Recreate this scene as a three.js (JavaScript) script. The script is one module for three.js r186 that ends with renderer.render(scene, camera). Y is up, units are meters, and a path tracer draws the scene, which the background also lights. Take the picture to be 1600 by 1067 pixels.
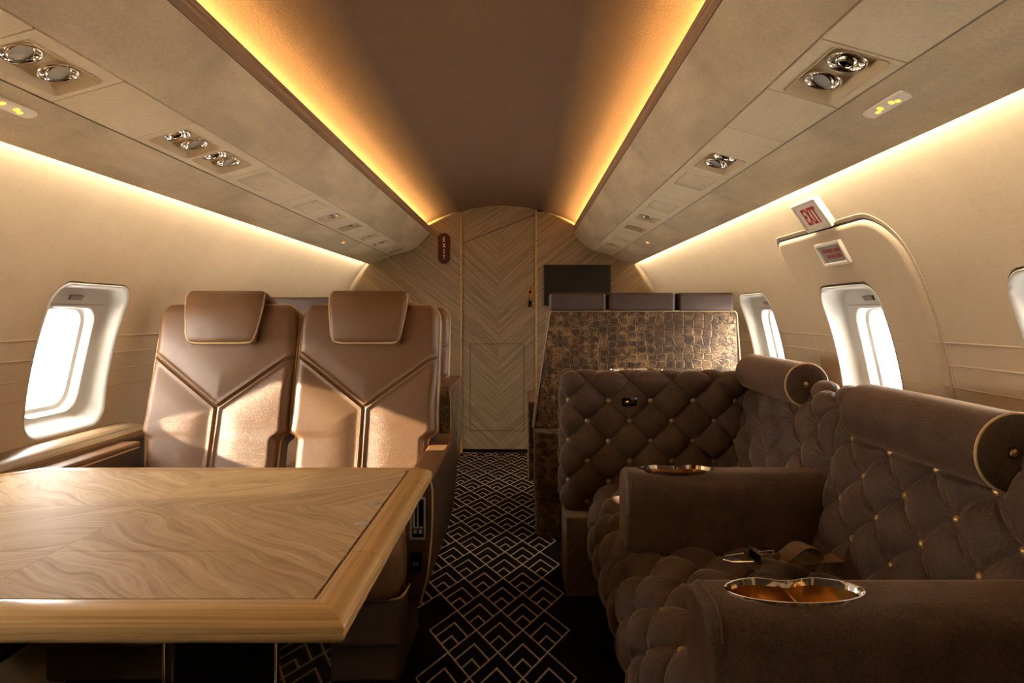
import * as THREE from 'three';
import { RoundedBoxGeometry } from 'three/addons/geometries/RoundedBoxGeometry.js';
import { mergeGeometries, mergeVertices, toCreasedNormals } from 'three/addons/utils/BufferGeometryUtils.js';
import { RectAreaLightUniformsLib } from 'three/addons/lights/RectAreaLightUniformsLib.js';
import { TextGeometry } from 'three/addons/geometries/TextGeometry.js';
import { FontLoader } from 'three/addons/loaders/FontLoader.js';
import { Brush, Evaluator, SUBTRACTION } from 'three-bvh-csg';

// ---------------------------------------------------------------- camera, sky, sun, exposure
const scene = new THREE.Scene();
const renderer = new THREE.WebGLRenderer();
renderer.toneMapping = THREE.LinearToneMapping;
renderer.toneMappingExposure = 1.75;
renderer.shadowMap.enabled = true;
RectAreaLightUniformsLib.init();
const FOCAL = 1000;                                               // pixels, frame 1600 x 1067
const camera = new THREE.PerspectiveCamera(2 * Math.atan(533.5 / FOCAL) * 180 / Math.PI, 1600 / 1067, 0.05, 60);
camera.position.set(0.15, 1.04, 0);
camera.lookAt(0.15, 1.04, -1);
camera.setViewOffset(1600, 1067, -15, 41.5, 1600, 1067);          // shift lens: level camera, horizon above the middle
scene.background = new THREE.Color(1.0, 0.97, 0.925);             // an overexposed bright apron outside
scene.backgroundIntensity = 22.0;
const sun = new THREE.DirectionalLight(new THREE.Color(1, 0.84, 0.62), 18.0);   // low sun on the left side
sun.position.set(-10, 3.4, 1.3); sun.target.position.set(0, 0, 0);
sun.castShadow = true; sun.shadow.radius = 2;
Object.assign(sun.shadow.camera, { left: -6, right: 6, top: 6, bottom: -6, near: 0.5, far: 30 });
scene.add(sun, sun.target);
const COVE = { color: new THREE.Color(1, 0.59, 0.20), power: 265 };  // amber ceiling cove
const WASH = { color: new THREE.Color(1, 0.87, 0.68), power: 118 };  // warm white side wall wash

// ---------------------------------------------------------------- helpers
const V = (x, y, z) => new THREE.Vector3(x, y, z);
const used = new Map();
const numbered = (n) => { const k = used.get(n) || 0; used.set(n, k + 1); return k ? n + '_' + String(k).padStart(3, '0') : n; };
function tag(o, label, category, group, kind) {
  if (label) o.userData.label = label;
  if (category) o.userData.category = category;
  if (group) o.userData.group = group;
  if (kind) o.userData.kind = kind;
  return o;
}
function thing(name, label, category, pos = [0, 0, 0], group) {
  const o = new THREE.Group(); o.name = numbered(name); o.position.set(...pos); scene.add(o);
  return tag(o, label, category, group);
}
const norm = (g) => {
  g = g.index ? g.toNonIndexed() : g;
  for (const k of Object.keys(g.attributes)) if (!['position', 'normal', 'uv'].includes(k)) g.deleteAttribute(k);
  if (!g.attributes.normal) g.computeVertexNormals();
  if (!g.attributes.uv) planarUV(g);
  g.clearGroups(); g.morphAttributes = {};
  return g;
};
const join = (gs) => gs.length === 1 ? gs[0] : mergeGeometries(gs.map(norm), false);
function mesh(name, geo, mat, parent = scene) {
  const m = new THREE.Mesh(Array.isArray(geo) ? join(geo) : geo, mat);
  m.name = parent === scene ? numbered(name) : name; m.castShadow = m.receiveShadow = true;
  if (parent !== scene) { const n = parent.children.filter((c) => c.userData.base === name).length; m.userData.base = name; if (n) m.name = name + '_' + String(n).padStart(3, '0'); }
  parent.add(m);
  return m;
}
const struct = (name, geo, mat) => tag(mesh(name, geo, mat), null, null, null, 'structure');
function planarUV(g, s = 1) {                                       // uv in metres, by the way each face looks
  const p = g.attributes.position, n = p.count, uv = new Float32Array(n * 2);
  const a = V(), b = V(), c = V();
  for (let i = 0; i < n; i += 3) {
    a.fromBufferAttribute(p, i); b.fromBufferAttribute(p, i + 1); c.fromBufferAttribute(p, i + 2);
    const nn = b.clone().sub(a).cross(c.clone().sub(a)); const ax = Math.abs(nn.x), ay = Math.abs(nn.y), az = Math.abs(nn.z);
    [a, b, c].forEach((q, k) => {
      let u, v;
      if (ax >= ay && ax >= az) { u = q.z; v = q.y; } else if (ay >= az) { u = q.x; v = q.z; } else { u = q.x; v = q.y; }
      uv[(i + k) * 2] = u * s; uv[(i + k) * 2 + 1] = v * s;
    });
  }
  g.setAttribute('uv', new THREE.BufferAttribute(uv, 2));
  return g;
}
const metre = (g) => planarUV(g.index ? g.toNonIndexed() : g);
function box(w, h, d, x, y, z, r = 0.004, seg = 2) {
  const g = metre(new RoundedBoxGeometry(w, h, d, seg, Math.min(r, w / 2 - 1e-4, h / 2 - 1e-4, d / 2 - 1e-4)));
  return g.translate(x, y, z);
}
function tube(pts, r, closed = false, seg = 0, rs = 6, tension) {
  const c = new THREE.CatmullRomCurve3(pts, closed, tension === undefined ? 'centripetal' : 'catmullrom', tension);
  return new THREE.TubeGeometry(c, seg || pts.length * 3, r, rs, closed);
}
function grid(nu, nv, fn, uvfn) {                                   // fn(s, t) -> Vector3 for s, t in 0..1
  const pos = new Float32Array((nu + 1) * (nv + 1) * 3), uv = new Float32Array((nu + 1) * (nv + 1) * 2), ix = [];
  for (let j = 0; j <= nv; j++) for (let i = 0; i <= nu; i++) {
    const k = j * (nu + 1) + i, p = fn(i / nu, j / nv); pos.set([p.x, p.y, p.z], k * 3);
    const q = uvfn ? uvfn(i / nu, j / nv, p) : [i / nu, j / nv]; uv.set(q, k * 2);
    if (i < nu && j < nv) ix.push(k, k + 1, k + nu + 1, k + 1, k + nu + 2, k + nu + 1);
  }
  const g = new THREE.BufferGeometry();
  g.setAttribute('position', new THREE.BufferAttribute(pos, 3)); g.setAttribute('uv', new THREE.BufferAttribute(uv, 2)); g.setIndex(ix); g.computeVertexNormals();
  return g;
}
function sweepZ(profile, z0, z1, crease = 0.5) {                      // closed polygon of [x, y] pushed along z; uv = metres along z and round the profile
  const pos = [], uv = [], za = Math.min(z0, z1), zb = Math.max(z0, z1); let acc = 0;
  profile.forEach((p, i) => {
    const q = profile[(i + 1) % profile.length], l = Math.hypot(q[0] - p[0], q[1] - p[1]);
    for (const [c, z, t] of [[p, za, acc], [q, za, acc + l], [q, zb, acc + l], [p, za, acc], [q, zb, acc + l], [p, zb, acc]]) { pos.push(c[0], c[1], z); uv.push(z, t); }
    acc += l;
  });
  const P = profile.map(([x, y]) => new THREE.Vector2(x, y));
  for (const f of THREE.ShapeUtils.triangulateShape(P, [])) for (const z of [za, zb]) for (const k of f) { pos.push(P[k].x, P[k].y, z); uv.push(P[k].x, P[k].y); }
  const g = new THREE.BufferGeometry();
  g.setAttribute('position', new THREE.Float32BufferAttribute(pos, 3)); g.setAttribute('uv', new THREE.Float32BufferAttribute(uv, 2)); g.computeVertexNormals();
  return toCreasedNormals(g, crease);
}
function loft(rings, closedRing = true, capEnd = false) {            // rings: arrays of Vector3 of equal length
  const n = rings[0].length, pos = [], uv = [], ix = [];
  let acc = 0;
  rings.forEach((r, j) => {
    if (j) acc += r[0].distanceTo(rings[j - 1][0]);
    let al = 0;
    for (let i = 0; i <= (closedRing ? n : n - 1); i++) {
      const p = r[i % n]; if (i) al += p.distanceTo(r[(i - 1) % n]);
      pos.push(p.x, p.y, p.z); uv.push(al, acc);
    }
  });
  const w = closedRing ? n + 1 : n;
  for (let j = 0; j < rings.length - 1; j++) for (let i = 0; i < w - 1; i++) {
    const k = j * w + i; ix.push(k, k + 1, k + w, k + 1, k + w + 1, k + w);
  }
  if (capEnd) {
    const r = rings[rings.length - 1], c = r.reduce((a, p) => a.add(p), V()).multiplyScalar(1 / n), k0 = (rings.length - 1) * w, kc = pos.length / 3;
    pos.push(c.x, c.y, c.z); uv.push(0, acc + 0.05);
    for (let i = 0; i < w - 1; i++) ix.push(k0 + i, k0 + i + 1, kc);
  }
  const g = new THREE.BufferGeometry();
  g.setAttribute('position', new THREE.Float32BufferAttribute(pos, 3)); g.setAttribute('uv', new THREE.Float32BufferAttribute(uv, 2)); g.setIndex(ix);
  return toCreasedNormals(g, 0.9);
}
function roundRect(hw, hh, r, n = 12, cx = 0, cy = 0) {              // counter-clockwise from the right side; same count for any size
  const out = [], side = n, R4 = Array.isArray(r) ? r : [r, r, r, r];
  const corners = [[1, 1, 0], [-1, 1, 1], [-1, -1, 2], [1, -1, 3]];
  corners.forEach(([sx, sy, q], k) => {
    const r = R4[k], rn = R4[(k + 1) % 4];
    for (let i = 0; i <= n; i++) { const a = (q + i / n) * Math.PI / 2; out.push([cx + sx * (hw - r) + r * Math.cos(a), cy + sy * (hh - r) + r * Math.sin(a)]); }
    const nx = corners[(k + 1) % 4], a1 = (q + 1) * Math.PI / 2;
    const p = [cx + sx * (hw - r) + r * Math.cos(a1), cy + sy * (hh - r) + r * Math.sin(a1)], e = [cx + nx[0] * (hw - rn) + rn * Math.cos(a1), cy + nx[1] * (hh - rn) + rn * Math.sin(a1)];
    for (let i = 1; i < side; i++) out.push([p[0] + (e[0] - p[0]) * i / side, p[1] + (e[1] - p[1]) * i / side]);
  });
  return out;
}
const shapeOf = (pts) => new THREE.Shape(pts.map((p) => new THREE.Vector2(p[0], p[1])));
function extrude(pts, depth, bevel = 0, holes = [], seg = 2) {
  const sh = shapeOf(pts); for (const h of holes) sh.holes.push(new THREE.Path(h.map((p) => new THREE.Vector2(p[0], p[1]))));
  const g = new THREE.ExtrudeGeometry(sh, { depth: depth - 2 * bevel, bevelEnabled: bevel > 0, bevelSize: bevel, bevelThickness: bevel, bevelOffset: -bevel, bevelSegments: seg, steps: 1, curveSegments: 12 });
  g.translate(0, 0, bevel);
  return metre(toCreasedNormals(g, 0.7));
}
const lathe = (pts, seg = 32) => new THREE.LatheGeometry(pts.map((p) => new THREE.Vector2(p[0], p[1])), seg);
let seed = 7;
const rnd = () => { seed = (seed * 1664525 + 1013904223) >>> 0; return seed / 4294967296; };
const smooth = (a, b, x) => { const t = Math.min(1, Math.max(0, (x - a) / (b - a))); return t * t * (3 - 2 * t); };

// ---------------------------------------------------------------- textures (all tile; uv are metres)
const hash = (x, y, s) => { let h = (x * 374761393 + y * 668265263 + s * 2147483647) | 0; h = Math.imul(h ^ (h >>> 13), 1274126177); h ^= h >>> 16; return (h >>> 0) / 4294967296; };
function vn(x, y, px, py, s = 1) {                                   // value noise that repeats every px, py cells
  const xi = Math.floor(x), yi = Math.floor(y), fx = x - xi, fy = y - yi, u = fx * fx * (3 - 2 * fx), v = fy * fy * (3 - 2 * fy);
  const m = (a, p) => ((a % p) + p) % p, x0 = m(xi, px), x1 = m(xi + 1, px), y0 = m(yi, py), y1 = m(yi + 1, py);
  return (hash(x0, y0, s) * (1 - u) + hash(x1, y0, s) * u) * (1 - v) + (hash(x0, y1, s) * (1 - u) + hash(x1, y1, s) * u) * v;
}
const fbm = (x, y, px, py, s, o = 4) => { let a = 0, w = 0.5, t = 0; for (let i = 0; i < o; i++) { a += w * vn(x, y, px, py, s + i); t += w; x *= 2; y *= 2; px *= 2; py *= 2; w *= 0.5; } return a / t; };
function tex(w, h, fn, srgb, metresU, metresV) {
  const d = new Uint8Array(w * h * 4);
  for (let j = 0; j < h; j++) for (let i = 0; i < w; i++) {
    const c = fn((i + 0.5) / w, (j + 0.5) / h), k = (j * w + i) * 4;
    for (let q = 0; q < 3; q++) d[k + q] = Math.max(0, Math.min(255, Math.round((Array.isArray(c) ? c[q] : c) * 255)));
    d[k + 3] = 255;
  }
  const t = new THREE.DataTexture(d, w, h, THREE.RGBAFormat);
  t.wrapS = t.wrapT = THREE.RepeatWrapping; t.magFilter = THREE.LinearFilter; t.minFilter = THREE.LinearMipmapLinearFilter; t.generateMipmaps = true;
  if (srgb) t.colorSpace = THREE.SRGBColorSpace;
  t.repeat.set(1 / metresU, 1 / metresV); t.needsUpdate = true;
  return t;
}
const tint = (c, k) => c.map((x) => x * k);
const mix3 = (a, b, t) => a.map((x, i) => x + (b[i] - x) * t);
const hex = (s) => [1, 3, 5].map((i) => parseInt(s.slice(i, i + 2), 16) / 255);

const linen = (u, v) => {
  const a = vn(u * 220, v * 40, 220, 40, 3), b = vn(u * 40, v * 220, 40, 220, 5);
  return 0.5 * a + 0.5 * b;
};
const linenMap = (c, k = 0.10) => tex(512, 512, (u, v) => tint(c, 1 - k / 2 + k * linen(u, v) + 0.05 * (fbm(u * 5, v * 5, 5, 5, 31) - 0.5)), true, 0.4, 0.4);
const linenBump = tex(512, 512, (u, v) => linen(u, v), false, 0.4, 0.4);
const suedeMap = (c) => tex(512, 512, (u, v) => {
  const w = fbm(u * 4 + 1.5 * vn(u * 3, v * 3, 3, 3, 8), v * 4, 4, 4, 11, 5), f = vn(u * 256, v * 256, 256, 256, 2), br = fbm(u * 6, v * 24, 6, 24, 17, 3);
  return tint(c, 0.80 + 0.26 * w + 0.10 * br + 0.08 * f);
}, true, 0.8, 0.8);
const leatherBump = tex(512, 512, (u, v) => {
  let best = 1, sec = 1; const n = 46, x = u * n, y = v * n, xi = Math.floor(x), yi = Math.floor(y);
  for (let j = -1; j <= 1; j++) for (let i = -1; i <= 1; i++) {
    const a = ((xi + i) % n + n) % n, b = ((yi + j) % n + n) % n, dx = xi + i + hash(a, b, 5) - x, dy = yi + j + hash(a, b, 9) - y, d = Math.hypot(dx, dy);
    if (d < best) { sec = best; best = d; } else if (d < sec) sec = d;
  }
  return 0.7 * Math.min(1, (sec - best) * 2.2) + 0.3 * fbm(u * 8, v * 8, 8, 8, 4);
}, false, 0.11, 0.11);
const leatherMap = (c) => tex(256, 256, (u, v) => tint(c, 0.90 + 0.14 * fbm(u * 6, v * 6, 6, 6, 21, 4) + 0.06 * vn(u * 128, v * 128, 128, 128, 6)), true, 0.5, 0.5);
const velvetMap = (c) => tex(512, 512, (u, v) => tint(c, 0.72 + 0.34 * fbm(u * 9, v * 9, 9, 9, 41, 4) + 0.34 * (vn(u * 250, v * 250, 250, 250, 6) - 0.35)), true, 0.35, 0.35);
const velvetBump = tex(256, 256, (u, v) => vn(u * 128, v * 128, 128, 128, 6), false, 0.14, 0.14);
// oak: grain runs along u; rings = growth lines per tile, wave = how far they wander (cathedral figure)
const oakMap = (lo, hi, wave, rings, mu, mv, k) => tex(1024, 1024, (u, v) => {
  const warp = wave * (fbm(u * 2, v * 2, 2, 2, 51, 3) - 0.5) + 0.10 * wave * (vn(u * 12, v * 26, 12, 26, 53) - 0.5), y = v + warp;
  const f = rings * y + 0.9 * fbm(u * 1, v * 6, 1, 6, 57, 2), d = f - Math.floor(f), ring = Math.exp(-d * 5) + 0.5 * Math.exp(-(1 - d) * 9), vary = 0.35 + 0.9 * vn(u * 2, Math.floor(f) + 0.5, 2, 64, 59);
  const pores = smooth(0.55, 0.9, vn(u * 30, (v + warp) * 380, 30, 380, 61)), st = fbm(u * 4, (v + warp) * 70, 4, 70, 66, 3);
  return mix3(lo, hi, Math.max(0, Math.min(1, 0.62 + k[0] * (st - 0.5) * 2 - k[1] * ring * vary - k[2] * pores + 0.14 * (fbm(u * 3, v * 5, 3, 5, 77) - 0.5))));
}, true, mu, mv);
const oakBump = tex(512, 512, (u, v) => 1 - smooth(0.55, 0.9, vn(u * 24, v * 300, 24, 300, 61)), false, 0.6, 0.6);
function crocAt(u, v) {                                              // squarish belly scales in the middle, small round ones at the flanks
  const rows = 26, wob = 1.6 * (vn(u * 4, v * 4, 4, 4, 91) - 0.5);
  let f1 = 9, f2 = 9, id = 0;
  const flank = smooth(0.18, 0.06, u) + smooth(0.82, 0.94, u);
  const nx = 22, ny = rows, x = u * nx, y = v * ny + wob;
  const jit = 0.50 + 0.42 * flank;
  for (let j = -2; j <= 2; j++) for (let i = -2; i <= 2; i++) {
    const cx = Math.floor(x) + i, cy = Math.floor(y) + j, a = ((cx % nx) + nx) % nx, b = ((cy % ny) + ny) % ny;
    for (let q = 0; q < (flank > 0.5 ? 2 : 1); q++) {
      const px = cx + 0.5 + jit * (hash(a, b, 71 + q) - 0.5) + (q ? 0.4 : 0), py = cy + 0.5 + 0.75 * jit * (hash(a, b, 73 + q) - 0.5) + (q ? 0.45 : 0), dx = (px - x), dy = (py - y);
      const d = flank > 0.5 ? Math.hypot(dx, dy) : Math.pow(Math.abs(dx) ** 3 + Math.abs(dy) ** 3, 1 / 3);
      if (d < f1) { f2 = f1; f1 = d; id = hash(a, b, 77 + q); } else if (d < f2) f2 = d;
    }
  }
  return { e: f2 - f1, id };
}
const crocMap = tex(1024, 1024, (u, v) => {
  const c = crocAt(u, v), line = 1 - smooth(0.0, 0.09, c.e), lit = smooth(0.05, 0.14, c.e) * (1 - smooth(0.16, 0.34, c.e));
  const w = fbm(u * 40, v * 40, 40, 40, 81, 4), big = fbm(u * 6, v * 6, 6, 6, 85, 3);
  let t = 0.16 + 0.42 * smooth(0.38, 0.70, w) * (0.3 + big) + 0.48 * lit * (0.25 + 1.1 * big) - 0.12 * line + 0.12 * (c.id - 0.5);
  t = Math.max(0, Math.min(1, t));
  return mix3(hex('#35251a'), hex('#a9875a'), t);
}, true, 1.0, 1.0);
const crocBump = tex(1024, 1024, (u, v) => { const c = crocAt(u, v); return 0.8 * smooth(0.0, 0.22, c.e) + 0.2 * fbm(u * 26, v * 26, 26, 26, 81, 3); }, false, 1.0, 1.0);
// carpet: half-drop diamonds with two nested chevrons, woven in a band along the aisle, black elsewhere; u over 2.9 m of width, v over one diamond length
const CW = 2.9, DW = 0.1535, DL = 0.279, CX0 = 0.077;
const carpetMapOf = (mLo, mHi, reps = 1) => tex(2048, reps > 1 ? 2048 : 256, (u, vv) => {
  const v = reps > 1 ? 1 + vv * reps : vv;
  const x = (u - 0.5) * CW, wob = 0.0018 * (vn(u * 500, v * 60, 500, 60 * 20, 5) - 0.5) * 2;
  const n = vn(u * 1024, v * 128, 1024, 128 * 20, 4), pile = 0.75 + 0.5 * n;
  let line = 0;
  const xx = x - CX0;
  // lattice coordinates: nodes where s and t are whole numbers
  const s = xx / DW + v, t = xx / DW - v;
  const hw = 0.0031 * Math.hypot(1 / DW, 1 / DL);
  // nearest node column limits the band: diamonds whose middle lies within the band
  const i = Math.floor(s), j = Math.floor(t), mid = (i + j + 1) / 2 * DW;      // centre of the diamond that holds this point
  const low = (i, j) => (reps > 1 && (i - j) / 2 > 1.4 ? mLo : -0.215), inside = mid > low(i, j) && mid < mHi;
  const fs = s - i, ft = t - j;
  if (inside) {
    for (const q of [fs, 1 - fs, ft, 1 - ft]) line = Math.max(line, 1 - smooth(hw * 0.7, hw * 1.3, q + wob));
    // nested: chevrons that share the near corner (fs = 0 ... , ft = 1)
    const a = fs, b = 1 - ft;
    for (const k of [0.68, 0.36]) {
      if (b <= k + hw) line = Math.max(line, 1 - smooth(hw * 0.75, hw * 1.35, Math.abs(a - k) + wob));
      if (a <= k + hw) line = Math.max(line, 1 - smooth(hw * 0.75, hw * 1.35, Math.abs(b - k) + wob));
    }
  } else {
    const m = (qs, qt) => { const c = (qs + qt + 1) / 2 * DW; return c > low(qs, qt) && c < mHi; };
    if (m(i - 1, j)) line = Math.max(line, 1 - smooth(hw * 0.7, hw * 1.3, fs));
    if (m(i + 1, j)) line = Math.max(line, 1 - smooth(hw * 0.7, hw * 1.3, 1 - fs));
    if (m(i, j - 1)) line = Math.max(line, 1 - smooth(hw * 0.7, hw * 1.3, ft));
    if (m(i, j + 1)) line = Math.max(line, 1 - smooth(hw * 0.7, hw * 1.3, 1 - ft));
  }
  return mix3(tint(hex('#0f0a08'), pile), tint(hex('#cfb38a'), 0.75 + 0.4 * n), line);
}, true, 1, 1);
const carpetMap = carpetMapOf(-0.215, 0.215), carpetMapWide = carpetMapOf(-0.60, 0.215, 9.75);
const carpetBump = tex(512, 512, (u, v) => vn(u * 256, v * 256, 256, 256, 14), false, 0.5, 0.5);

// ---------------------------------------------------------------- materials
const std = (o) => new THREE.MeshStandardMaterial(o), phy = (o) => new THREE.MeshPhysicalMaterial(o);
const M = {
  linen: std({ map: linenMap(hex('#bda788'), 0.06), bumpMap: linenBump, bumpScale: 0.00015, roughness: 0.85 }),
  ceiling: std({ map: linenMap(hex('#6e5136'), 0.16), bumpMap: linenBump, bumpScale: 0.0004, roughness: 0.75 }),
  suede: std({ map: suedeMap(hex('#c5b392')), roughness: 0.95 }),
  panel: std({ map: linenMap(hex('#d9c6a2'), 0.08), bumpMap: linenBump, bumpScale: 0.0003, roughness: 0.8 }),
  plastic: phy({ color: '#e6ddca', roughness: 0.35 }),
  whitePlastic: phy({ color: '#bdb8ae', roughness: 0.4, side: THREE.DoubleSide }),
  tray: std({ color: '#cdb68d', roughness: 0.55 }),
  leather: phy({ map: leatherMap(hex('#704f31')), bumpMap: leatherBump, bumpScale: 0.0004, roughness: 0.36 }),
  leatherDark: phy({ map: leatherMap(hex('#48352a')), bumpMap: leatherBump, bumpScale: 0.0004, roughness: 0.45 }),
  shell: phy({ color: '#7d7166', roughness: 0.5 }),
  piping: phy({ color: '#c9a878', roughness: 0.4 }),
  thread: std({ color: '#b8946a', roughness: 0.7 }),
  velvet: phy({ map: velvetMap(hex('#574130')), bumpMap: velvetBump, bumpScale: 0.0006, roughness: 0.7, specularIntensity: 0.5, sheen: 1, sheenColor: new THREE.Color('#ffd9b4'), sheenRoughness: 0.55 }),
  brassButton: phy({ color: '#b08d58', roughness: 0.3, metalness: 0.75 }),
  gold: phy({ color: '#c8a468', roughness: 0.2, metalness: 1 }),
  chrome: phy({ color: '#e8e6e2', roughness: 0.07, metalness: 1 }),
  satin: phy({ color: '#d9d4ca', roughness: 0.32, metalness: 0.85 }),
  black: phy({ color: '#0c0a09', roughness: 0.25 }),
  gloss: phy({ color: '#080706', roughness: 0.06, clearcoat: 1 }),
  darkGap: std({ color: '#17120d', roughness: 0.9 }),
  screen: phy({ color: '#0a0908', roughness: 0.35 }),
  oakWall: phy({ map: oakMap(hex('#705c42'), hex('#b59c77'), 0.05, 16, 0.9, 0.45, [0.5, 0.14, 0.2]), bumpMap: oakBump, bumpScale: 0.0003, roughness: 0.5 }),
  oakTrim: phy({ map: oakMap(hex('#55463a'), hex('#9c8468'), 0.06, 12, 0.9, 0.3, [0.6, 0.3, 0.25]), roughness: 0.5 }),
  oakLedge: phy({ map: oakMap(hex('#5e4a33'), hex('#a4875f'), 0.04, 14, 1.2, 0.3, [0.55, 0.2, 0.15]), roughness: 0.4 }),
  oakTable: phy({ map: oakMap(hex('#93764c'), hex('#d9c19a'), 0.30, 58, 1.0, 0.7, [0.34, 0.24, 0.2]), roughness: 0.55 }),
  oakSolid: phy({ map: oakMap(hex('#a67f46'), hex('#dab678'), 0.03, 14, 1.2, 0.25, [0.5, 0.14, 0.12]), roughness: 0.3, clearcoat: 0.4, clearcoatRoughness: 0.2 }),
  croc: phy({ map: crocMap, bumpMap: crocBump, bumpScale: 0.0018, roughness: 0.5, specularIntensity: 0.7 }),
  carpet: phy({ map: carpetMap, bumpMap: carpetBump, bumpScale: 0.002, roughness: 1, specularIntensity: 0.2 }),
  carpetWide: phy({ map: carpetMapWide, bumpMap: carpetBump, bumpScale: 0.002, roughness: 1, specularIntensity: 0.2 }),
  glass: phy({ color: '#ffffff', roughness: 0, transmission: 1, thickness: 0, ior: 1.5 }),
  shade: phy({ color: '#fff6e6', roughness: 0.95, transmission: 0.9, thickness: 0 }),
  lens: phy({ color: '#b9b6aa', roughness: 0.15, clearcoat: 1 }),
  red: std({ color: '#c2241d', roughness: 0.5 }),
  redDark: std({ color: '#4d0f10', roughness: 0.5 }),
  placard: std({ color: '#9b8f83', roughness: 0.5 }),
  cream: std({ color: '#f4ecd8', roughness: 0.5 }),
  amber: std({ color: '#ffb050', emissive: '#ff9a2e', emissiveIntensity: 2.2 }),
  led: std({ color: '#fff0d8', emissive: '#ffd9a0', emissiveIntensity: 1.5 }),
  ledAmber: std({ color: '#ffdca8', emissive: '#ffb050', emissiveIntensity: 1.5 }),
  hull: std({ color: '#8a8782', roughness: 0.8 }),
};
const font = await new FontLoader().loadAsync('fonts/droid/droid_sans_bold.typeface.json');
const letters = (text, size, depth = 0.001) => { const g = new TextGeometry(text, { font, size, depth, curveSegments: 4, bevelEnabled: false }); g.center(); return metre(g); };

// ---------------------------------------------------------------- the setting
const Z1 = -4.81, Z0 = 0.75;                                          // bulkhead, end of the cabin behind the camera
const R = 1.30, YC = 0.62, RH = 1.42;                                // lining radius, its centre, hull radius
const wallX = (y) => Math.sqrt(R * R - (y - YC) ** 2), hullX = (y) => Math.sqrt(RH * RH - (y - YC) ** 2);
const LEFT = [-2.035, -2.92, -3.79, -4.4].slice(0, 3), LEFTSHUT = [-1.18, -0.31], RIGHT = [-1.215, -2.06, -2.92, -3.79], RIGHTOPEN = [-0.37];

{ // floor
  const zj = -1.973 - DL;                                            // the woven band is wider behind this line
  const slab = (za, zb, m, reps) => {
    const g = box(CW, 0.08, zb - za, 0, -0.04, (za + zb) / 2, 0.0005), p = g.attributes.position, uv = g.attributes.uv;
    for (let i = 0; i < p.count; i++) { const v = -(p.getZ(i) + 1.973) / DL; uv.setXY(i, p.getX(i) / CW + 0.5, reps ? (v - 1) / reps : v); }
    struct('floor', g, m);
  };
  slab(zj, Z0 + 0.15, M.carpet); slab(Z1 - 0.15, zj, M.carpetWide, 9.75);
}
// a wall: strips of grid between the windows and a ring of faces round each opening
const WY0 = 0.60, WY1 = 1.21, WW = 0.24, YWIN = 0.905;
const HOLE = { hw: 0.184, hh: 0.236, r: 0.066 };
function ringPatch(outer, inner, X, steps = 8, flip = false) {
  const n = inner.length, rings = [];
  for (let k = 0; k <= steps; k++) rings.push(inner.map((q, i) => { const z = q[0] + (outer[i][0] - q[0]) * k / steps, y = q[1] + (outer[i][1] - q[1]) * k / steps; return V(X(y, z, k / steps), y, z); }));
  const pos = [], uv = [], ix = [];
  rings.forEach((r) => r.forEach((p) => { pos.push(p.x, p.y, p.z); uv.push(p.z, p.y); }));
  for (let k = 0; k < steps; k++) for (let i = 0; i < n; i++) { const a = k * n + i, b = k * n + (i + 1) % n; ix.push(a, b, a + n, b, b + n, a + n); }
  const g = new THREE.BufferGeometry();
  g.setAttribute('position', new THREE.Float32BufferAttribute(pos, 3)); g.setAttribute('uv', new THREE.Float32BufferAttribute(uv, 2)); g.setIndex(ix); g.computeVertexNormals();
  return g;
}
// points on a rectangle met by the rays through the points of the inner outline
function rectAround(inner, cz, cy, z0, z1, y0, y1) {
  return inner.map(([z, y]) => { const dz = z - cz, dy = y - cy, t = Math.min(dz > 0 ? (z1 - cz) / dz : dz < 0 ? (z0 - cz) / dz : 1e9, dy > 0 ? (y1 - cy) / dy : dy < 0 ? (y0 - cy) / dy : 1e9); return [cz + dz * t, cy + dy * t]; });
}
function wallSheet(sx, wins, Xf, hole, ytop) {
  const gs = [], zs = wins.slice().sort((a, b) => a - b), ybot = -0.05;
  const rect = (za, zb, ya, yb, nz, ny) => gs.push(grid(nz, ny, (s, t) => { const y = ya + (yb - ya) * t; return V(sx * Xf(y), y, za + (zb - za) * s); }, (s, t, p) => [p.z, p.y]));
  rect(Z1 - 0.1, Z0 + 0.1, ybot, WY0, 2, 24); rect(Z1 - 0.1, Z0 + 0.1, WY1, ytop, 2, 20);
  let z = Z1 - 0.1;
  for (const w of zs) {
    rect(z, w - WW + 0.003, WY0 - 0.002, WY1 + 0.002, 2, 24); z = w + WW - 0.003;
    const inner = roundRect(hole.hw, hole.hh, hole.r, 16, w, YWIN), outer = rectAround(inner, w, YWIN, w - WW, w + WW, WY0, WY1);
    for (const cz of [w - WW, w + WW]) for (const cy of [WY0, WY1]) { let k = 0; outer.forEach((q, i) => { if (Math.hypot(q[0] - cz, q[1] - cy) < Math.hypot(outer[k][0] - cz, outer[k][1] - cy)) k = i; }); outer[k] = [cz, cy]; }
    gs.push(ringPatch(outer, inner, (y) => sx * Xf(y)));
  }
  rect(z, Z0 + 0.1, WY0, WY1, 2, 24);
  return gs;
}
const HULLHOLE = { hw: 0.112, hh: 0.165, r: 0.06 };
for (const [sx, side, wins] of [[-1, 'left', [...LEFT, ...LEFTSHUT]], [1, 'right', [...RIGHT, ...RIGHTOPEN]]]) {
  struct('wall_' + side, [...wallSheet(sx, wins, wallX, HOLE, 1.46), ...wallSheet(sx, wins, hullX, HULLHOLE, 1.46)], Object.assign(M.linen, { side: THREE.DoubleSide }));
}
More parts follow.
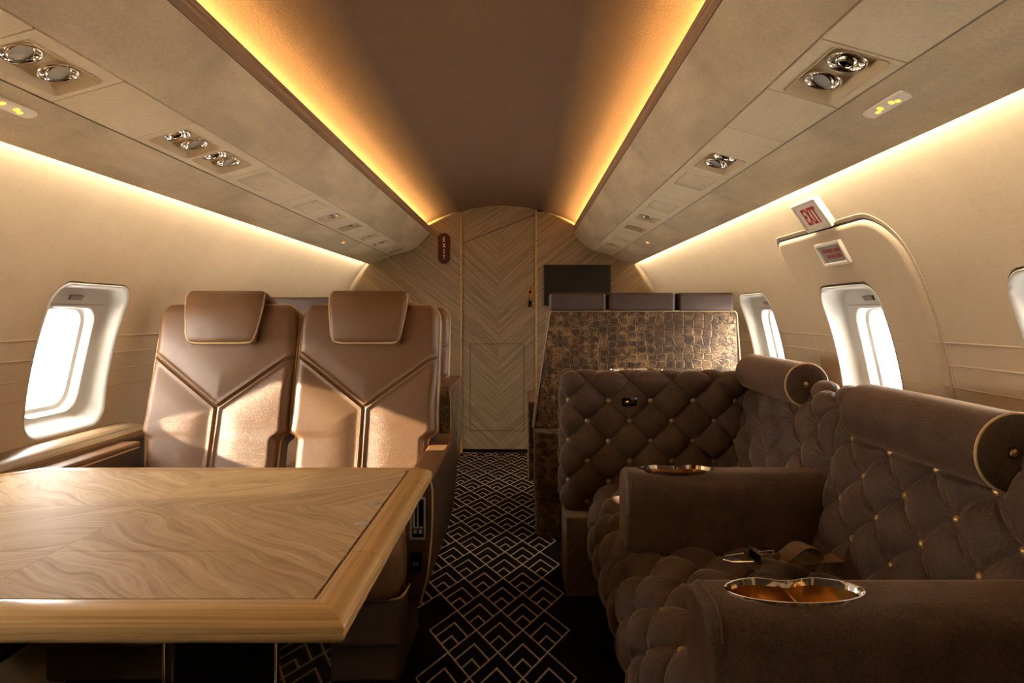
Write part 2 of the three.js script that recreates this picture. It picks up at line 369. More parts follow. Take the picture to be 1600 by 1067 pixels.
{ // ceiling: the lining arc seen between the coves and the hull over it
  const arc = (r, cy, a0, a1, n) => grid(n, 2, (s, t) => { const a = a0 + (a1 - a0) * s; return V(r * Math.sin(a), cy + r * Math.cos(a), Z1 - 0.1 + (Z0 - Z1 + 0.2) * t); }, (s, t, p) => [p.z, r * (a0 + (a1 - a0) * s)]);
  const aw = Math.acos((1.45 - YC) / RH);
  M.ceiling.side = THREE.DoubleSide; M.hull.side = THREE.DoubleSide;
  struct('ceiling', [arc(1.245, 0.615, -0.485, 0.485, 40), arc(RH, YC, -aw - 0.01, aw + 0.01, 40)], M.ceiling);
}
// windows
function makeWindow(n, sx, zc, proud, open) {
  const w = new THREE.Group(); w.name = 'window_' + n; w.userData.kind = 'structure'; scene.add(w);
  const dy = YWIN - YC, X = wallX(YWIN), nx = X / R, ny = dy / R;     // outward normal of the lining
  const at = (a, b, dep, curve = 0) => { const d = dep - curve * b * b / (2 * R); return V(sx * (X + b * -ny + d * nx), YWIN + b * nx + d * ny, zc + a); };
  const ring = (hw, hh, r, dep, curve = 0, cb = 0) => roundRect(hw, hh, r, 10, 0, cb).map(([a, b]) => at(a, b, dep, curve));
  const K = [[0.1845, 0.2425, 0.067, 0.012, 1], [0.1845, 0.2425, 0.067, -proud - 0.001, 1], [0.1815, 0.2395, 0.065, -proud - 0.0035, 1], [0.1775, 0.2355, 0.062, -proud - 0.002, 1], [0.173, 0.231, 0.060, 0.008, 0.95], [0.163, 0.221, 0.055, 0.034, 0.7], [0.158, 0.216, 0.052, 0.044, 0.5], [0.152, 0.211, 0.050, 0.047, 0.4]];
  const surround = loft([...K.map((k) => ring(...k)), ring(0.124, 0.178, 0.054, 0.049, 0.2, -0.024), ring(0.122, 0.176, 0.054, 0.053, 0.1, -0.024), ring(0.117, 0.171, 0.053, 0.076, 0, -0.024), ring(0.108, 0.163, 0.050, 0.080, 0, -0.022)]);
  mesh('window_frame', surround, M.whitePlastic, w);
  mesh('inner_frame', loft([ring(0.109, 0.164, 0.050, 0.079, 0, -0.022), ring(0.105, 0.160, 0.048, 0.081, 0, -0.022), ring(0.103, 0.158, 0.047, 0.095, 0, -0.022), ring(0.112, 0.166, 0.06, 0.14, 0, -0.01)]), M.whitePlastic, w);
  mesh('seal', loft([ring(0.1235, 0.1775, 0.054, 0.049, 0.2, -0.024), ring(0.1215, 0.1755, 0.053, 0.0475, 0.2, -0.024), ring(0.120, 0.174, 0.053, 0.051, 0.2, -0.024)]), M.shell, w);
  mesh('shade_handle', loft([[at(-0.028, 0.193, 0.048), at(0.028, 0.193, 0.048), at(0.028, 0.177, 0.048), at(-0.028, 0.177, 0.048)], [at(-0.028, 0.193, 0.034), at(0.028, 0.193, 0.034), at(0.028, 0.177, 0.040), at(-0.028, 0.177, 0.040)]], true, true), M.shell, w);
  mesh('shade_slot', grid(8, 2, (s, t) => at(-0.145 + 0.29 * s, 0.162 + 0.0025 * t, 0.0455, 0.4)), M.shell, w);
  const pane = (dep, name, mat) => { const r = ring(0.106, 0.161, 0.05, dep, 0, -0.022); return mesh(name, loft([r, r.map((p) => p.clone().lerp(at(0, -0.022, dep), 0.5))], true, true), mat, w); };
  pane(0.092, 'pane', M.glass);
  if (!open) pane(0.070, 'shade', sx < 0 ? M.shade : M.linen);
  return w;
}
let wn = 1;
for (const z of LEFT) makeWindow(wn++, -1, z, 0, true);
for (const z of RIGHT) makeWindow(wn++, 1, z, z === -2.06 ? 0.012 : 0, true);
for (const z of RIGHTOPEN) makeWindow(wn++, 1, z, 0, false);
for (const z of LEFTSHUT) makeWindow(wn++, -1, z, 0, z > -1);
{ // flutes of the wall lining: thin beads between the openings
  const bead = (sx, y, za, zb, proud) => { const x = sx * (wallX(y) - proud), n = 2; return tube([V(x, y, za), V(x, y, (za + zb) / 2), V(x, y, zb)], 0.0024, false, 4, 6); };
  const gl = [], gr = [], hatchGs = [];
  for (const y of [0.968, 0.909, 0.850, 0.792]) {
    for (const [sx, wins, out] of [[-1, [...LEFT, ...LEFTSHUT], gl], [1, [...RIGHT, ...RIGHTOPEN], gr]]) {
      let z = Z1; for (const w of [...wins].sort((a, b) => a - b)) { out.push(bead(sx, y, z, w - 0.186, 0)); z = w + 0.186; } out.push(bead(sx, y, z, Z0, 0));
    }
    hatchGs.push(bead(1, y, -2.395, -2.245, 0.012), bead(1, y, -1.875, -1.675, 0.012));
  }
  struct('trim_1', gl, M.linen); struct('trim_2', gr, M.linen);
  // exit hatch over the wing, around the second window on the right
  const door = new THREE.Group(); door.name = 'door_2'; door.userData.kind = 'structure'; scene.add(door);
  const zc = -2.035, cy = 0.78, hole = roundRect(HOLE.hw, HOLE.hh, HOLE.r, 10, -2.06, YWIN);
  const out = roundRect(0.365, 0.53, [0.13, 0.045, 0.045, 0.085], 10, zc, cy), leaf = ringPatch(out, hole, (y, z, t) => wallX(y) - 0.013 + 0.016 * Math.pow(smooth(0.90, 1.0, t), 2), 26);
  mesh('leaf', leaf, M.linen, door);
  const gOut = roundRect(0.3618, 0.5315, [0.132, 0.045, 0.045, 0.085], 10, zc, cy + 0.001), gIn = roundRect(0.345, 0.510, [0.12, 0.04, 0.04, 0.075], 10, zc, cy);
  mesh('gasket', ringPatch(gOut, gIn, (y) => wallX(y) - 0.0015, 2), M.darkGap, door);
  mesh('edge_bead', tube(roundRect(0.369, 0.540, [0.134, 0.048, 0.048, 0.088], 10, zc, cy + 0.003).map(([z, y]) => V(wallX(y) + 0.0012, y, z)), 0.0028, true, 240, 6), M.linen, door);
  mesh('flutes', hatchGs, M.linen, door);
}
{ // bulkhead at the end, its door and the wall behind the camera
  const edge = (r, x0, x1, n) => { const p = []; for (let i = 0; i <= n; i++) { const x = x0 + (x1 - x0) * i / n; p.push([x, 0.62 + Math.sqrt(r * r - x * x)]); } return p; };
  const XL = -0.307, XR = 0.262, DX = (XL + XR) / 2;
  const rot = (g, deg, ox = 0) => { const a = deg * Math.PI / 180, uv = g.attributes.uv; for (let i = 0; i < uv.count; i++) { const u = uv.getX(i), v = uv.getY(i); uv.setXY(i, u * Math.cos(a) + v * Math.sin(a) + ox, -u * Math.sin(a) + v * Math.cos(a)); } return g; };
  const wl = extrude([[-1.38, 0], [XL, 0], ...edge(1.40, XL, -1.38, 16)], 0.05), wr = extrude([[XR, 0], [1.38, 0], ...edge(1.40, 1.38, XR, 16)], 0.05);
  wl.translate(0, 0, Z1 - 0.05); wr.translate(0, 0, Z1 - 0.05); rot(wl, -38); rot(wr, 38, 0.4);
  const over = extrude([[XL, 1.835], [XR, 1.835], ...edge(1.40, XR, XL, 8)], 0.04).translate(0, 0, Z1 - 0.05);
  struct('wall_back', [wl, wr, over, box(2.76, 0.02, 0.03, 0, -0.01, Z1 - 0.02)], M.oakWall);
  const d = new THREE.Group(); d.name = 'door_1'; d.userData.kind = 'structure'; scene.add(d);
  const arch = (x) => 1.856 - 0.25 * (x - DX) ** 2, g = 0.006, zf = Z1 - 0.030;
  const archPts = (a, b) => { const p = []; for (let i = 0; i <= 10; i++) { const x = a + (b - a) * i / 10; p.push([x, arch(x)]); } return p; };
  const cut = (x) => 1.575 + (x - XL) * (1.80 - 1.575) / (XR - XL);   // the oblique joint near the top
  const lo = (a, b) => [[a, 0.03], [b, 0.03], [b, cut(b) - g / 2], [a, cut(a) - g / 2]], hi = (a, b) => [[a, cut(a) + g / 2], [b, cut(b) + g / 2], ...archPts(b, a)];
  const ins = [[-0.235, 0.17], [0.165, 0.17], [0.165, 0.82], [-0.235, 0.82]];
  const halves = [[XL + 0.012, DX, -42], [DX, XR - 0.012, 42]];
  for (const [a, b, deg] of halves) {
    const left = a < DX - 0.01;
    const hole = left ? [[-0.235, 0.17], [b + 0.001, 0.17], [b + 0.001, 0.82], [-0.235, 0.82]] : null;
    const e = left ? -0.235 : 0.165, q = 0.004;
    const outline = left ? [[a, 0.03], [b, 0.03], [b, 0.17 - q], [e - q, 0.17 - q], [e - q, 0.82 + q], [b, 0.82 + q], [b, cut(b) - g / 2], [a, cut(a) - g / 2]] : [[a, 0.03], [b, 0.03], [b, cut(b) - g / 2], [a, cut(a) - g / 2], [a, 0.82 + q], [e + q, 0.82 + q], [e + q, 0.17 - q], [a, 0.17 - q]];
    mesh('veneer_panel', rot(extrude(outline, 0.02).translate(0, 0, zf), deg, left ? 0 : 0.2), M.oakWall, d);
    const x0 = left ? e : a, x1 = left ? b : e;
    mesh('inset_panel', rot(extrude([[x0, 0.17], [x1, 0.17], [x1, 0.82], [x0, 0.82]], 0.0195).translate(0, 0, zf), deg, left ? 0 : 0.2), M.oakWall, d);
  }
  mesh('top_panel', rot(extrude(hi(XL + 0.012, XR - 0.012), 0.021).translate(0, 0, zf), 30), M.oakWall, d);
  mesh('core', extrude([[XL, 0], [XR, 0], ...archPts(XR, XL)], 0.02).translate(0, 0, zf - 0.019), M.darkGap, d);
  for (const x of [XL + 0.004, XR - 0.004]) mesh('post', box(0.014, 1.83, 0.045, x, 0.915, Z1 - 0.018, 0.005), M.oakSolid, d);
  const ap = archPts(XL, XR).map(([x, y]) => V(x, y + 0.004, Z1 - 0.004)); mesh('arch_bead', tube(ap, 0.006, false, 40, 8), M.oakSolid, d);
  for (const x of [XL - 0.035, XR + 0.035]) mesh('hinge', box(0.06, 0.012, 0.014, x, 1.822, Z1 + 0.006, 0.004), M.black, d);
  mesh('sill', box(XR - XL, 0.016, 0.06, DX, 0.008, Z1 + 0.01, 0.004), M.chrome, d);
  const h = new THREE.Group(); h.name = 'handle'; d.add(h); h.position.set(0.215, 1.17, Z1 - 0.008);
  mesh('plate', extrude(roundRect(0.020, 0.072, 0.008), 0.006, 0.002), M.gold, h); mesh('recess', box(0.022, 0.10, 0.004, 0, 0, 0.005), M.black, h); mesh('lever', box(0.012, 0.06, 0.012, 0.002, 0.005, 0.012, 0.005), M.gold, h);
  // end wall behind the camera
  const wf = extrude([[-1.38, 0], [1.38, 0], ...edge(1.40, 1.38, -1.38, 30)], 0.06).translate(0, 0, Z0);
  struct('wall_front', wf, M.leatherDark);
}

// ---------------------------------------------------------------- overhead panels and their lights
const PSU = { x: 0.753, y: 1.504, w: 0.160 }; const TX = 0.9624, TY = -0.2716;
function frame(sx, depth, off = 0) {                                 // a group whose x runs along the cabin, y across the service panel (outwards), z into the cabin
  const t = V(sx * TX, TY, 0), n = V(sx * TY, -TX, 0), a = V(0, 0, -sx), o = new THREE.Group();
  o.matrix.makeBasis(a, t, n); o.matrix.setPosition(V(sx * PSU.x, PSU.y, -depth).addScaledVector(n, off)); o.matrix.decompose(o.position, o.quaternion, o.scale);
  return o;
}
const seams = { '-1': [-0.75, 0.2, 0.65, 1.087, 1.333, 1.613, 2.10, 2.56, 2.93, 3.57, 4.79], '1': [-0.75, 0.2, 0.65, 1.126, 1.374, 1.65, 2.10, 2.56, 2.93, 3.57, 4.79] };
// [depth, half length, kinds along the depth]: l reading lamp, v air nozzle
const units = {
  '-1': [[1.21, 0.100, 'll'], [1.735, 0.094, 'vl'], [1.945, 0.090, 'vl'], [3.05, 0.070, 'vl'], [3.38, 0.055, 'l'], [3.82, 0.055, 'v'], [4.14, 0.070, 'vl'], [4.64, 0.06, 'l']],
  '1': [[1.25, 0.112, 'vl'], [1.965, 0.090, 'vl'], [3.08, 0.070, 'vl'], [3.43, 0.055, 'l'], [3.94, 0.055, 'v'], [4.27, 0.070, 'vl'], [4.64, 0.06, 'l']],
};
const covers = [[2.235, 0.095], [2.75, 0.085], [4.45, 0.08]];
const ord = ['first', 'second', 'third', 'fourth', 'fifth', 'sixth', 'seventh', 'eighth'];
function latheUnit(o, kind, x) {                                     // chrome socket with a lamp or an air nozzle
  const g = new THREE.Group(); g.name = kind === 'l' ? 'reading_lamp' : 'air_nozzle'; const k = o.children.filter((c) => c.name.startsWith(g.name)).length; if (k) g.name += '_00' + k;
  g.position.set(x, 0.004, -0.0165); o.add(g);
  const up = (geo) => geo.rotateX(Math.PI / 2);
  mesh('socket', up(lathe([[0.0365, -0.004], [0.0375, 0.004], [0.035, 0.0075], [0.0315, 0.006], [0.029, 0.000], [0.026, -0.010], [0.020, -0.016], [0.0, -0.018]], 40)), M.chrome, g);
  if (kind === 'l') {
    const b = up(lathe([[0.022, -0.014], [0.0245, -0.006], [0.0245, 0.000], [0.0225, 0.0045], [0.0205, 0.005]], 36)).rotateX(0.38); mesh('barrel', b, M.chrome, g);
    mesh('lens', up(lathe([[0.0206, 0.003], [0.012, 0.0045], [0.0, 0.005]], 32)).rotateX(0.38), M.lens, g);
  } else {
    const b = up(lathe([[0.020, -0.014], [0.0225, -0.004], [0.020, 0.004], [0.016, 0.009], [0.0125, 0.010], [0.011, 0.006], [0.0105, -0.006]], 36)).rotateX(0.2); mesh('barrel', b, M.chrome, g);
    mesh('core', up(lathe([[0.0108, -0.006], [0.0108, 0.004], [0.006, 0.0075], [0.0, 0.008]], 24)).rotateX(0.2), M.black, g);
  }
}
for (const [sx, name] of [[-1, 'left'], [1, 'right']]) {
  const o = thing('overhead_panel', name === 'left' ? 'suede covered overhead panel above the leather seats and the table' : 'suede covered overhead panel above the tufted sofa and the exit hatch', 'overhead panel', [0, 0, 0]);
  const up = [[0.543, 1.655]];
  for (let i = 1; i <= 10; i++) { const t = i / 10; up.push([0.543 + (0.6735 - 0.543) * (t), 1.655 + (1.527 - 1.655) * t - 0.012 * Math.sin(Math.PI * t)]); }
  const mirror = (p) => (sx > 0 ? p : p.map(([x, y]) => [-x, y]));
  mesh('upper_panel', sweepZ(mirror([...up, [0.69, 1.560], [0.64, 1.66], [0.56, 1.668]]), Z1, Z0), M.suede, o);
  const lowp = [[0.8325, 1.482]]; for (let i = 1; i <= 8; i++) { const t = i / 8; lowp.push([0.8325 + 0.1645 * t, 1.482 - 0.060 * t - 0.005 * Math.sin(Math.PI * t)]); }
  mesh('lower_panel', sweepZ(mirror([...lowp, [0.998, 1.426], [0.975, 1.442], [0.94, 1.462], [0.86, 1.50]]), Z1, Z0), M.suede, o);
  mesh('wood_trim', sweepZ(mirror([[0.541, 1.656], [0.541, 1.708], [0.544, 1.711], [0.553, 1.711], [0.556, 1.708], [0.558, 1.655]]), Z1, Z0), M.oakTrim, o);
  mesh('backing', [sweepZ(mirror([[0.55, 1.655], [0.75, 1.67], [0.75, 1.66], [0.69, 1.61]]), Z1, Z0), sweepZ(mirror([[0.63, 1.60], [0.86, 1.54], [0.97, 1.475], [1.02, 1.475], [1.02, 1.485], [0.97, 1.487], [0.88, 1.56], [0.74, 1.67]]), Z1, Z0), sweepZ(mirror([[0.69, 1.665], [0.78, 1.665], [0.86, 1.70], [0.80, 1.80], [0.69, 1.76], [0.75, 1.70]]), Z1, Z0)], M.hull, o);
  const sm = seams[sx];
  for (let i = 0; i < sm.length - 1; i++) {                          // service panels with their openings
    const a = sm[i] + 0.0012, b = Math.min(sm[i + 1], 4.80) - 0.0012, mid = (a + b) / 2, f = frame(sx, mid, -0.012);
    const holes = [];
    for (const [d, hl] of units[sx]) if (d > a && d < b) holes.push(roundRect(hl, 0.050, 0.010, 4, sx * (d - mid), 0.004).reverse());
    for (const [d, hl] of covers) if (d > a && d < b) holes.push(roundRect(hl + 0.0015, 0.0515, 0.003, 3, sx * (d - mid), 0).reverse());
    const m = mesh('service_panel', extrude(roundRect((b - a) / 2, 0.0785, 0.002, 2), 0.012, 0.0015, holes), M.panel, o);
    m.position.copy(f.position); m.quaternion.copy(f.quaternion);
  }
  for (const [d, hl] of covers) { const f = frame(sx, d, -0.011); const m = mesh('cover_plate', extrude(roundRect(hl, 0.050, 0.003, 3), 0.011, 0.001), M.suede, o); m.position.copy(f.position); m.quaternion.copy(f.quaternion); }
  units[sx].forEach(([d, hl, kinds], i) => {
    const f = frame(sx, d); f.name = numbered('service_unit'); scene.add(f);
    const what = kinds === 'll' ? 'with two reading lamps' : kinds === 'vl' ? 'with nozzle and lamp' : kinds === 'l' ? 'with one reading lamp' : 'with one air nozzle';
    tag(f, ord[i] + ' service unit from the camera above ' + (sx < 0 ? 'the leather seats, ' : 'the sofa, ') + what, 'service unit', 'service units in the overhead panels');
    const rr = (hw, hh, r, z) => roundRect(hw, hh, r, 6, 0, 0.004).map(([x, y]) => V(x, y, z));
    mesh('tray', loft([rr(hl + 0.003, 0.053, 0.012, 0.0005), rr(hl + 0.002, 0.052, 0.011, 0.0022), rr(hl, 0.050, 0.010, 0.0008), rr(hl - 0.003, 0.0465, 0.010, -0.015), rr(hl - 0.006, 0.0435, 0.009, -0.0195)], true, true), M.tray, f);
    if (kinds.length === 2) { const q = Math.min(0.048, hl * 0.5); latheUnit(f, kinds[0], -sx * q); latheUnit(f, kinds[1], sx * q); } else latheUnit(f, kinds, 0);
    if (hl < 0.08) f.children.slice(1).forEach((c) => c.scale.setScalar(hl < 0.06 ? 0.85 : 0.8));
  });
  // small lit signs in the lower panel
  for (const [d, len] of [[1.278, 0.145], [3.69, 0.05]]) {
    const s = thing('seat_belt_sign', (d < 2 ? 'oblong lit no smoking and seat belt sign above ' : 'tiny lit amber sign near the bulkhead above ') + (sx < 0 ? 'the leather seats' : 'the tufted sofa'), 'sign', [sx * 0.879, 1.4600, -d], 'lit signs in the overhead panels');
    const t = V(sx * 0.940, -0.342, 0), n = V(sx * -0.342, -0.940, 0), m4 = new THREE.Matrix4().makeBasis(V(0, 0, -sx), t, n); s.quaternion.setFromRotationMatrix(m4);
    mesh('cover', extrude(roundRect(len / 2, d < 2 ? 0.0145 : 0.011, d < 2 ? 0.0135 : 0.003, 8), 0.006, 0.002).translate(0, 0, -0.002), M.cream, s);
    const picto = (x, w, h) => mesh('symbol', extrude(roundRect(w, h, Math.min(w, h) * 0.8, 4, x, 0), 0.0012).translate(0, 0, 0.0036), M.amber, s);
    if (d < 2) for (const [x, y, w, h] of [[-0.036, 0.003, 0.006, 0.004], [-0.022, -0.002, 0.006, 0.005], [0.016, -0.003, 0.006, 0.006], [0.033, 0.003, 0.0075, 0.003]]) mesh('symbol', extrude(roundRect(w, h, h * 0.8, 4, x, y), 0.0012).translate(0, 0, 0.0036), M.amber, s);
    else for (const x of [-0.009, 0.009]) picto(x, 0.007, 0.005);
  }
  // light: amber strip behind the wooden lip, warm strip behind the lower lip
  const L = Z0 - Z1 - 0.1, zm = (Z0 + Z1) / 2;
  const strip = (nm, label, mat, x, y, tx, ty, h, conf) => {
    const s = mesh(nm, box(0.008, 0.008, L, sx * x, y, zm, 0.002), mat); tag(s, label, 'light strip', 'hidden light strips');
    const l = new THREE.RectAreaLight(conf.color, conf.power, L, h); const dir = V(sx * (tx - x), ty - y, 0).normalize();
    l.position.set(sx * x, y, zm).addScaledVector(dir, 0.008); l.lookAt(l.position.clone().add(dir)); scene.add(l);
  };
  strip('light_strip', 'amber light strip behind the wooden lip above the ' + (sx < 0 ? 'leather seats' : 'tufted sofa'), M.ledAmber, 0.620, 1.673, 0.40, 1.79, 0.014, COVE);
  strip('light_strip', 'warm white light strip behind the lower suede lip above the ' + (sx < 0 ? 'left windows' : 'exit hatch'), M.led, 0.9725, 1.467, 1.10, 1.25, 0.010, WASH);
}

// ---------------------------------------------------------------- signs and screen
{
  const s = thing('exit_sign', 'white framed exit sign with red letters above the exit hatch', 'exit sign', [1.0, 1.385, -1.98]);
  const y = 1.36, nx = wallX(y) / R, ny = (y - YC) / R, n = V(-nx, -ny, 0), m4 = new THREE.Matrix4().makeBasis(V(0, 0, 1), V(-ny, nx, 0).negate().negate(), n);
  s.position.set(wallX(y) + 0.002, y, -2.00); s.quaternion.setFromRotationMatrix(m4);
  mesh('box', extrude(roundRect(0.078, 0.047, 0.003, 3), 0.030, 0.002).translate(0, 0, -0.012), M.plastic, s);
  const fr = extrude(roundRect(0.082, 0.051, 0.003, 3), 0.008, 0.002, []).translate(0, 0, 0.012);
  mesh('frame', extrude(roundRect(0.082, 0.051, 0.003, 3), 0.009, 0.0015, [roundRect(0.070, 0.040, 0.002, 3).reverse()]).translate(0, 0, 0.014), M.plastic, s);
  mesh('face', box(0.142, 0.082, 0.002, 0, 0, 0.018, 0.0005), M.cream, s);
  const t = letters('EXIT', 0.040); t.scale(0.80, 1.45, 1); t.translate(0, 0, 0.0195); mesh('lettering', t, M.red, s);
  const p = thing('placard', 'small dark recessed placard with red print on the exit hatch', 'placard', [0, 0, 0]);
  const y2 = 1.235, nx2 = wallX(y2) / R, ny2 = (y2 - YC) / R; p.position.set(wallX(y2) - 0.013, y2, -2.015); p.quaternion.setFromRotationMatrix(new THREE.Matrix4().makeBasis(V(0, 0, 1), V(-ny2, nx2, 0), V(-nx2, -ny2, 0)));
  mesh('frame', extrude(roundRect(0.082, 0.040, 0.004, 3), 0.012, 0.003, [roundRect(0.070, 0.029, 0.002, 3).reverse()]).translate(0, 0, -0.002), M.plastic, p);
  mesh('face', box(0.143, 0.062, 0.002, 0, 0, 0.002, 0.0005), M.placard, p);
  const blobs = []; const word = (x0, x1, yy) => { for (let x = x0; x < x1; x += 0.0052) { blobs.push(box(0.0020, 0.0125, 0.0008, x, yy, 0.0036, 0.0003, 1)); blobs.push(box(0.0042, 0.0018, 0.0008, x + 0.0016, yy + (rnd() - 0.5) * 0.010, 0.0036, 0.0003, 1)); } };
  word(-0.052, -0.040, 0.010); word(-0.031, 0.010, 0.010); word(0.020, 0.052, 0.010); word(-0.040, -0.024, -0.009); word(-0.014, 0.004, -0.009); word(0.014, 0.048, -0.009);
  mesh('lettering', blobs, M.red, p);
  const e = thing('exit_sign', 'dark red oval exit sign with upright letters beside the bulkhead door', 'exit sign', [-0.432, 1.540, Z1]);
  mesh('plate', extrude(roundRect(0.044, 0.115, 0.0435, 10), 0.010, 0.003), M.redDark, e);
  ['E', 'X', 'I', 'T'].forEach((c, i) => { const g = letters(c, 0.032); g.scale(0.9, 1, 1); g.translate(0, 0.066 - i * 0.044, 0.0105); mesh('letter', g, M.cream, e); });
  const tv = thing('television', 'black wall mounted flat screen on the bulkhead beside the door', 'television', [0.566, 1.262, Z1]);
  mesh('casing', extrude(roundRect(0.255, 0.158, 0.006, 4), 0.020, 0.003), M.oakTrim, tv); mesh('screen', box(0.496, 0.302, 0.004, 0, 0, 0.020, 0.001), M.screen, tv);
}

// ---------------------------------------------------------------- leather seats
function makeSeat(label, pos, opts) {
  const s = thing('leather_seat', label, 'seat', pos, 'brown leather seats'), YB = 0.36, YT = 1.075, LEAN = 0.29;
  const NT = opts.croc ? 0.75 : 0.635, cs = 1 / Math.hypot(1, LEAN), place = (x, y, d) => V(x, y + d * LEAN * cs, -(y - 0.55) * LEAN + d * cs);
  const half = (y) => {
    if (y > YT - 0.055) { const q = y - (YT - 0.055); return 0.248 - 0.055 + Math.sqrt(Math.max(0, 0.055 ** 2 - q * q)); }
    return 0.222 + 0.026 * smooth(NT - 0.025, NT + 0.005, y) + 0.003 * smooth(NT + 0.065, NT - 0.005, y) * smooth(NT - 0.035, NT - 0.005, y);
  };
  const C = [0, 0.715], Lp = [-0.26, 0.905], Rp = [0.26, 0.905], Bp = [0, 0.3];
  const seg = (p, a, b) => { const dx = b[0] - a[0], dy = b[1] - a[1], t = Math.max(0, Math.min(1, ((p[0] - a[0]) * dx + (p[1] - a[1]) * dy) / (dx * dx + dy * dy))); return Math.hypot(p[0] - a[0] - t * dx, p[1] - a[1] - t * dy); };
  const height = (x, y) => {
    const e = Math.max(0, Math.min(half(y) - Math.abs(x), YT - y)), roll = Math.sqrt(Math.max(0, 1 - (1 - Math.min(1, e / 0.032)) ** 2));
    const d = Math.min(seg([x, y], C, Lp), seg([x, y], C, Rp), seg([x, y], C, Bp));
    return 0.026 * roll + 0.012 * (1 - Math.exp(-((d / 0.055) ** 2))) * roll - 0.006 * Math.exp(-((d / 0.0035) ** 2)) + 0.004 * Math.exp(-(((d - 0.009) / 0.005) ** 2));
  };
  const NU = 110, NV = 170, ys = (t) => YB + (YT - YB) * (1 - Math.pow(1 - t, 1.15)), us = (q) => { const u = q * 2 - 1; return Math.sign(u) * (1 - Math.pow(1 - Math.abs(u), 1.35)); };
  mesh('backrest', grid(NU, NV, (q, t) => { const y = ys(t), x = us(q) * half(y); return place(x, y, height(x, y)); }, (q, t) => [us(q) * 0.25, ys(t)]), M.leather, s);
  const outline = []; for (let i = 0; i <= 60; i++) { const y = YB + (YT - YB) * (1 - Math.pow(1 - i / 60, 2.2)); outline.push([half(y), y]); }
  const ring = [...outline, ...outline.slice(0, -1).reverse().map(([x, y]) => [-x, y])];
  const shellG = loft([ring.map(([x, y]) => place(x * 0.995, y, 0.002)), ring.map(([x, y]) => place(x, y, -0.004)), ring.map(([x, y]) => place(x, y, -0.075)), ring.map(([x, y]) => place(x * 0.93, y - 0.01, -0.105))], true, true);
  mesh('shell', shellG, M.shell, s);
  mesh('piping', tube(ring.map(([x, y]) => place(x * 1.004, y + 0.001, 0.002)), 0.0036, false, 260, 6), M.piping, s);
  const stitch = []; for (const [a, b] of [[C, Lp], [C, Rp], [C, Bp]]) for (const o of [-0.0085, 0.0085]) {
    const dx = b[0] - a[0], dy = b[1] - a[1], l = Math.hypot(dx, dy), pts = [];
    for (let i = 0; i <= 24; i++) { const t = 0.015 + i / 24 * 0.985, x = a[0] + dx * t - dy / l * o, y = a[1] + dy * t + dx / l * o; if (Math.abs(x) < half(y) - 0.008 && y > YB) pts.push(place(x, y, height(x, y) + 0.0002)); }
    stitch.push(tube(pts, 0.0011, false, 60, 5));
  }
  mesh('stitching', stitch, M.thread, s);
  if (opts.croc) { // a broad pad on top instead of the folded headrest
    const g = box(opts.arm ? 0.22 : 0.47, 0.075, 0.16, 0, 0, 0, 0.014, 5), c = place(opts.arm ? -0.135 : 0, 1.098, -0.03); mesh('head_pad', g.translate(c.x, c.y, c.z), M.leatherDark, s);
  } else { // headrest: a pad folded over the top of the back
    const h = new THREE.Group(); h.name = 'headrest'; s.add(h); const w = 0.137, prof = [[0.040, 0.925], [0.060, 0.925], [0.074, 0.945], [0.080, 1.02], [0.076, 1.085], [0.062, 1.108], [0.03, 1.112], [-0.05, 1.108], [-0.068, 1.098], [-0.070, 1.02], [-0.04, 1.02], [-0.03, 1.078], [0.036, 1.078]];
    const hw = (y) => w * (0.885 + 0.115 * smooth(0.93, 1.07, y)), n = 26;
    const g = extrude(prof, 2 * w, 0.014, [], 5); g.translate(0, 0, -w); const p = g.attributes.position;
    for (let i = 0; i < p.count; i++) { const d = p.getX(i), y = p.getY(i), x = -p.getZ(i), puff = d > 0.05 ? 0.012 * (1 - (x / w) ** 2) * smooth(0.93, 0.98, y) * smooth(1.12, 1.03, y) : 0; const v = place(x * hw(y) / w, y, d + puff); p.setXYZ(i, v.x, v.y, v.z); }
    p.needsUpdate = true; const gg = mergeVertices((g.deleteAttribute('normal'), g)); mesh('pad', toCreasedNormals(gg, 1.0), M.leather, h);
    const line = []; const r = 0.03; for (let i = 0; i <= 8; i++) line.push([-hw(1.1 - i * 0.018), 1.10 - i * 0.0175]);
    const bw = hw(0.925); line.push([-bw + 0.004, 0.945], [-bw + 0.012, 0.932], [-bw + 0.03, 0.926]); for (let i = 1; i < 6; i++) line.push([-bw + 0.03 + (2 * bw - 0.06) * i / 6, 0.9245]);
    line.push([bw - 0.03, 0.926], [bw - 0.012, 0.932], [bw - 0.004, 0.945]); for (let i = 8; i >= 0; i--) line.push([hw(1.1 - i * 0.018), 1.10 - i * 0.0175]);
    mesh('piping', tube(line.map(([x, y]) => place(x, y, y > 1.09 ? 0.060 : y < 0.94 ? 0.062 : 0.068)), 0.0032, false, 120, 6), M.piping, h);
  }
  // seat cushion with its front, the tiered skirt and the foot
  mesh('seat_cushion', box(0.46, 0.16, 0.56, 0, 0.375, 0.27, 0.045, 6), M.leather, s);
  mesh('cushion_front', box(0.47, 0.13, 0.10, 0, 0.235, 0.47, 0.02, 4), M.leatherDark, s);
  mesh('piping', tube([V(-0.225, 0.305, 0.522), V(0, 0.304, 0.524), V(0.222, 0.305, 0.522), V(0.232, 0.305, 0.50), V(0.236, 0.305, 0.2)], 0.003, false, 60), M.piping, s);
  mesh('skirt', box(0.44, 0.12, 0.30, 0, 0.12, 0.33, 0.015, 3), M.leatherDark, s);
  mesh('foot', box(0.36, 0.07, 0.34, 0, 0.035, 0.2, 0.01, 2), M.black, s);
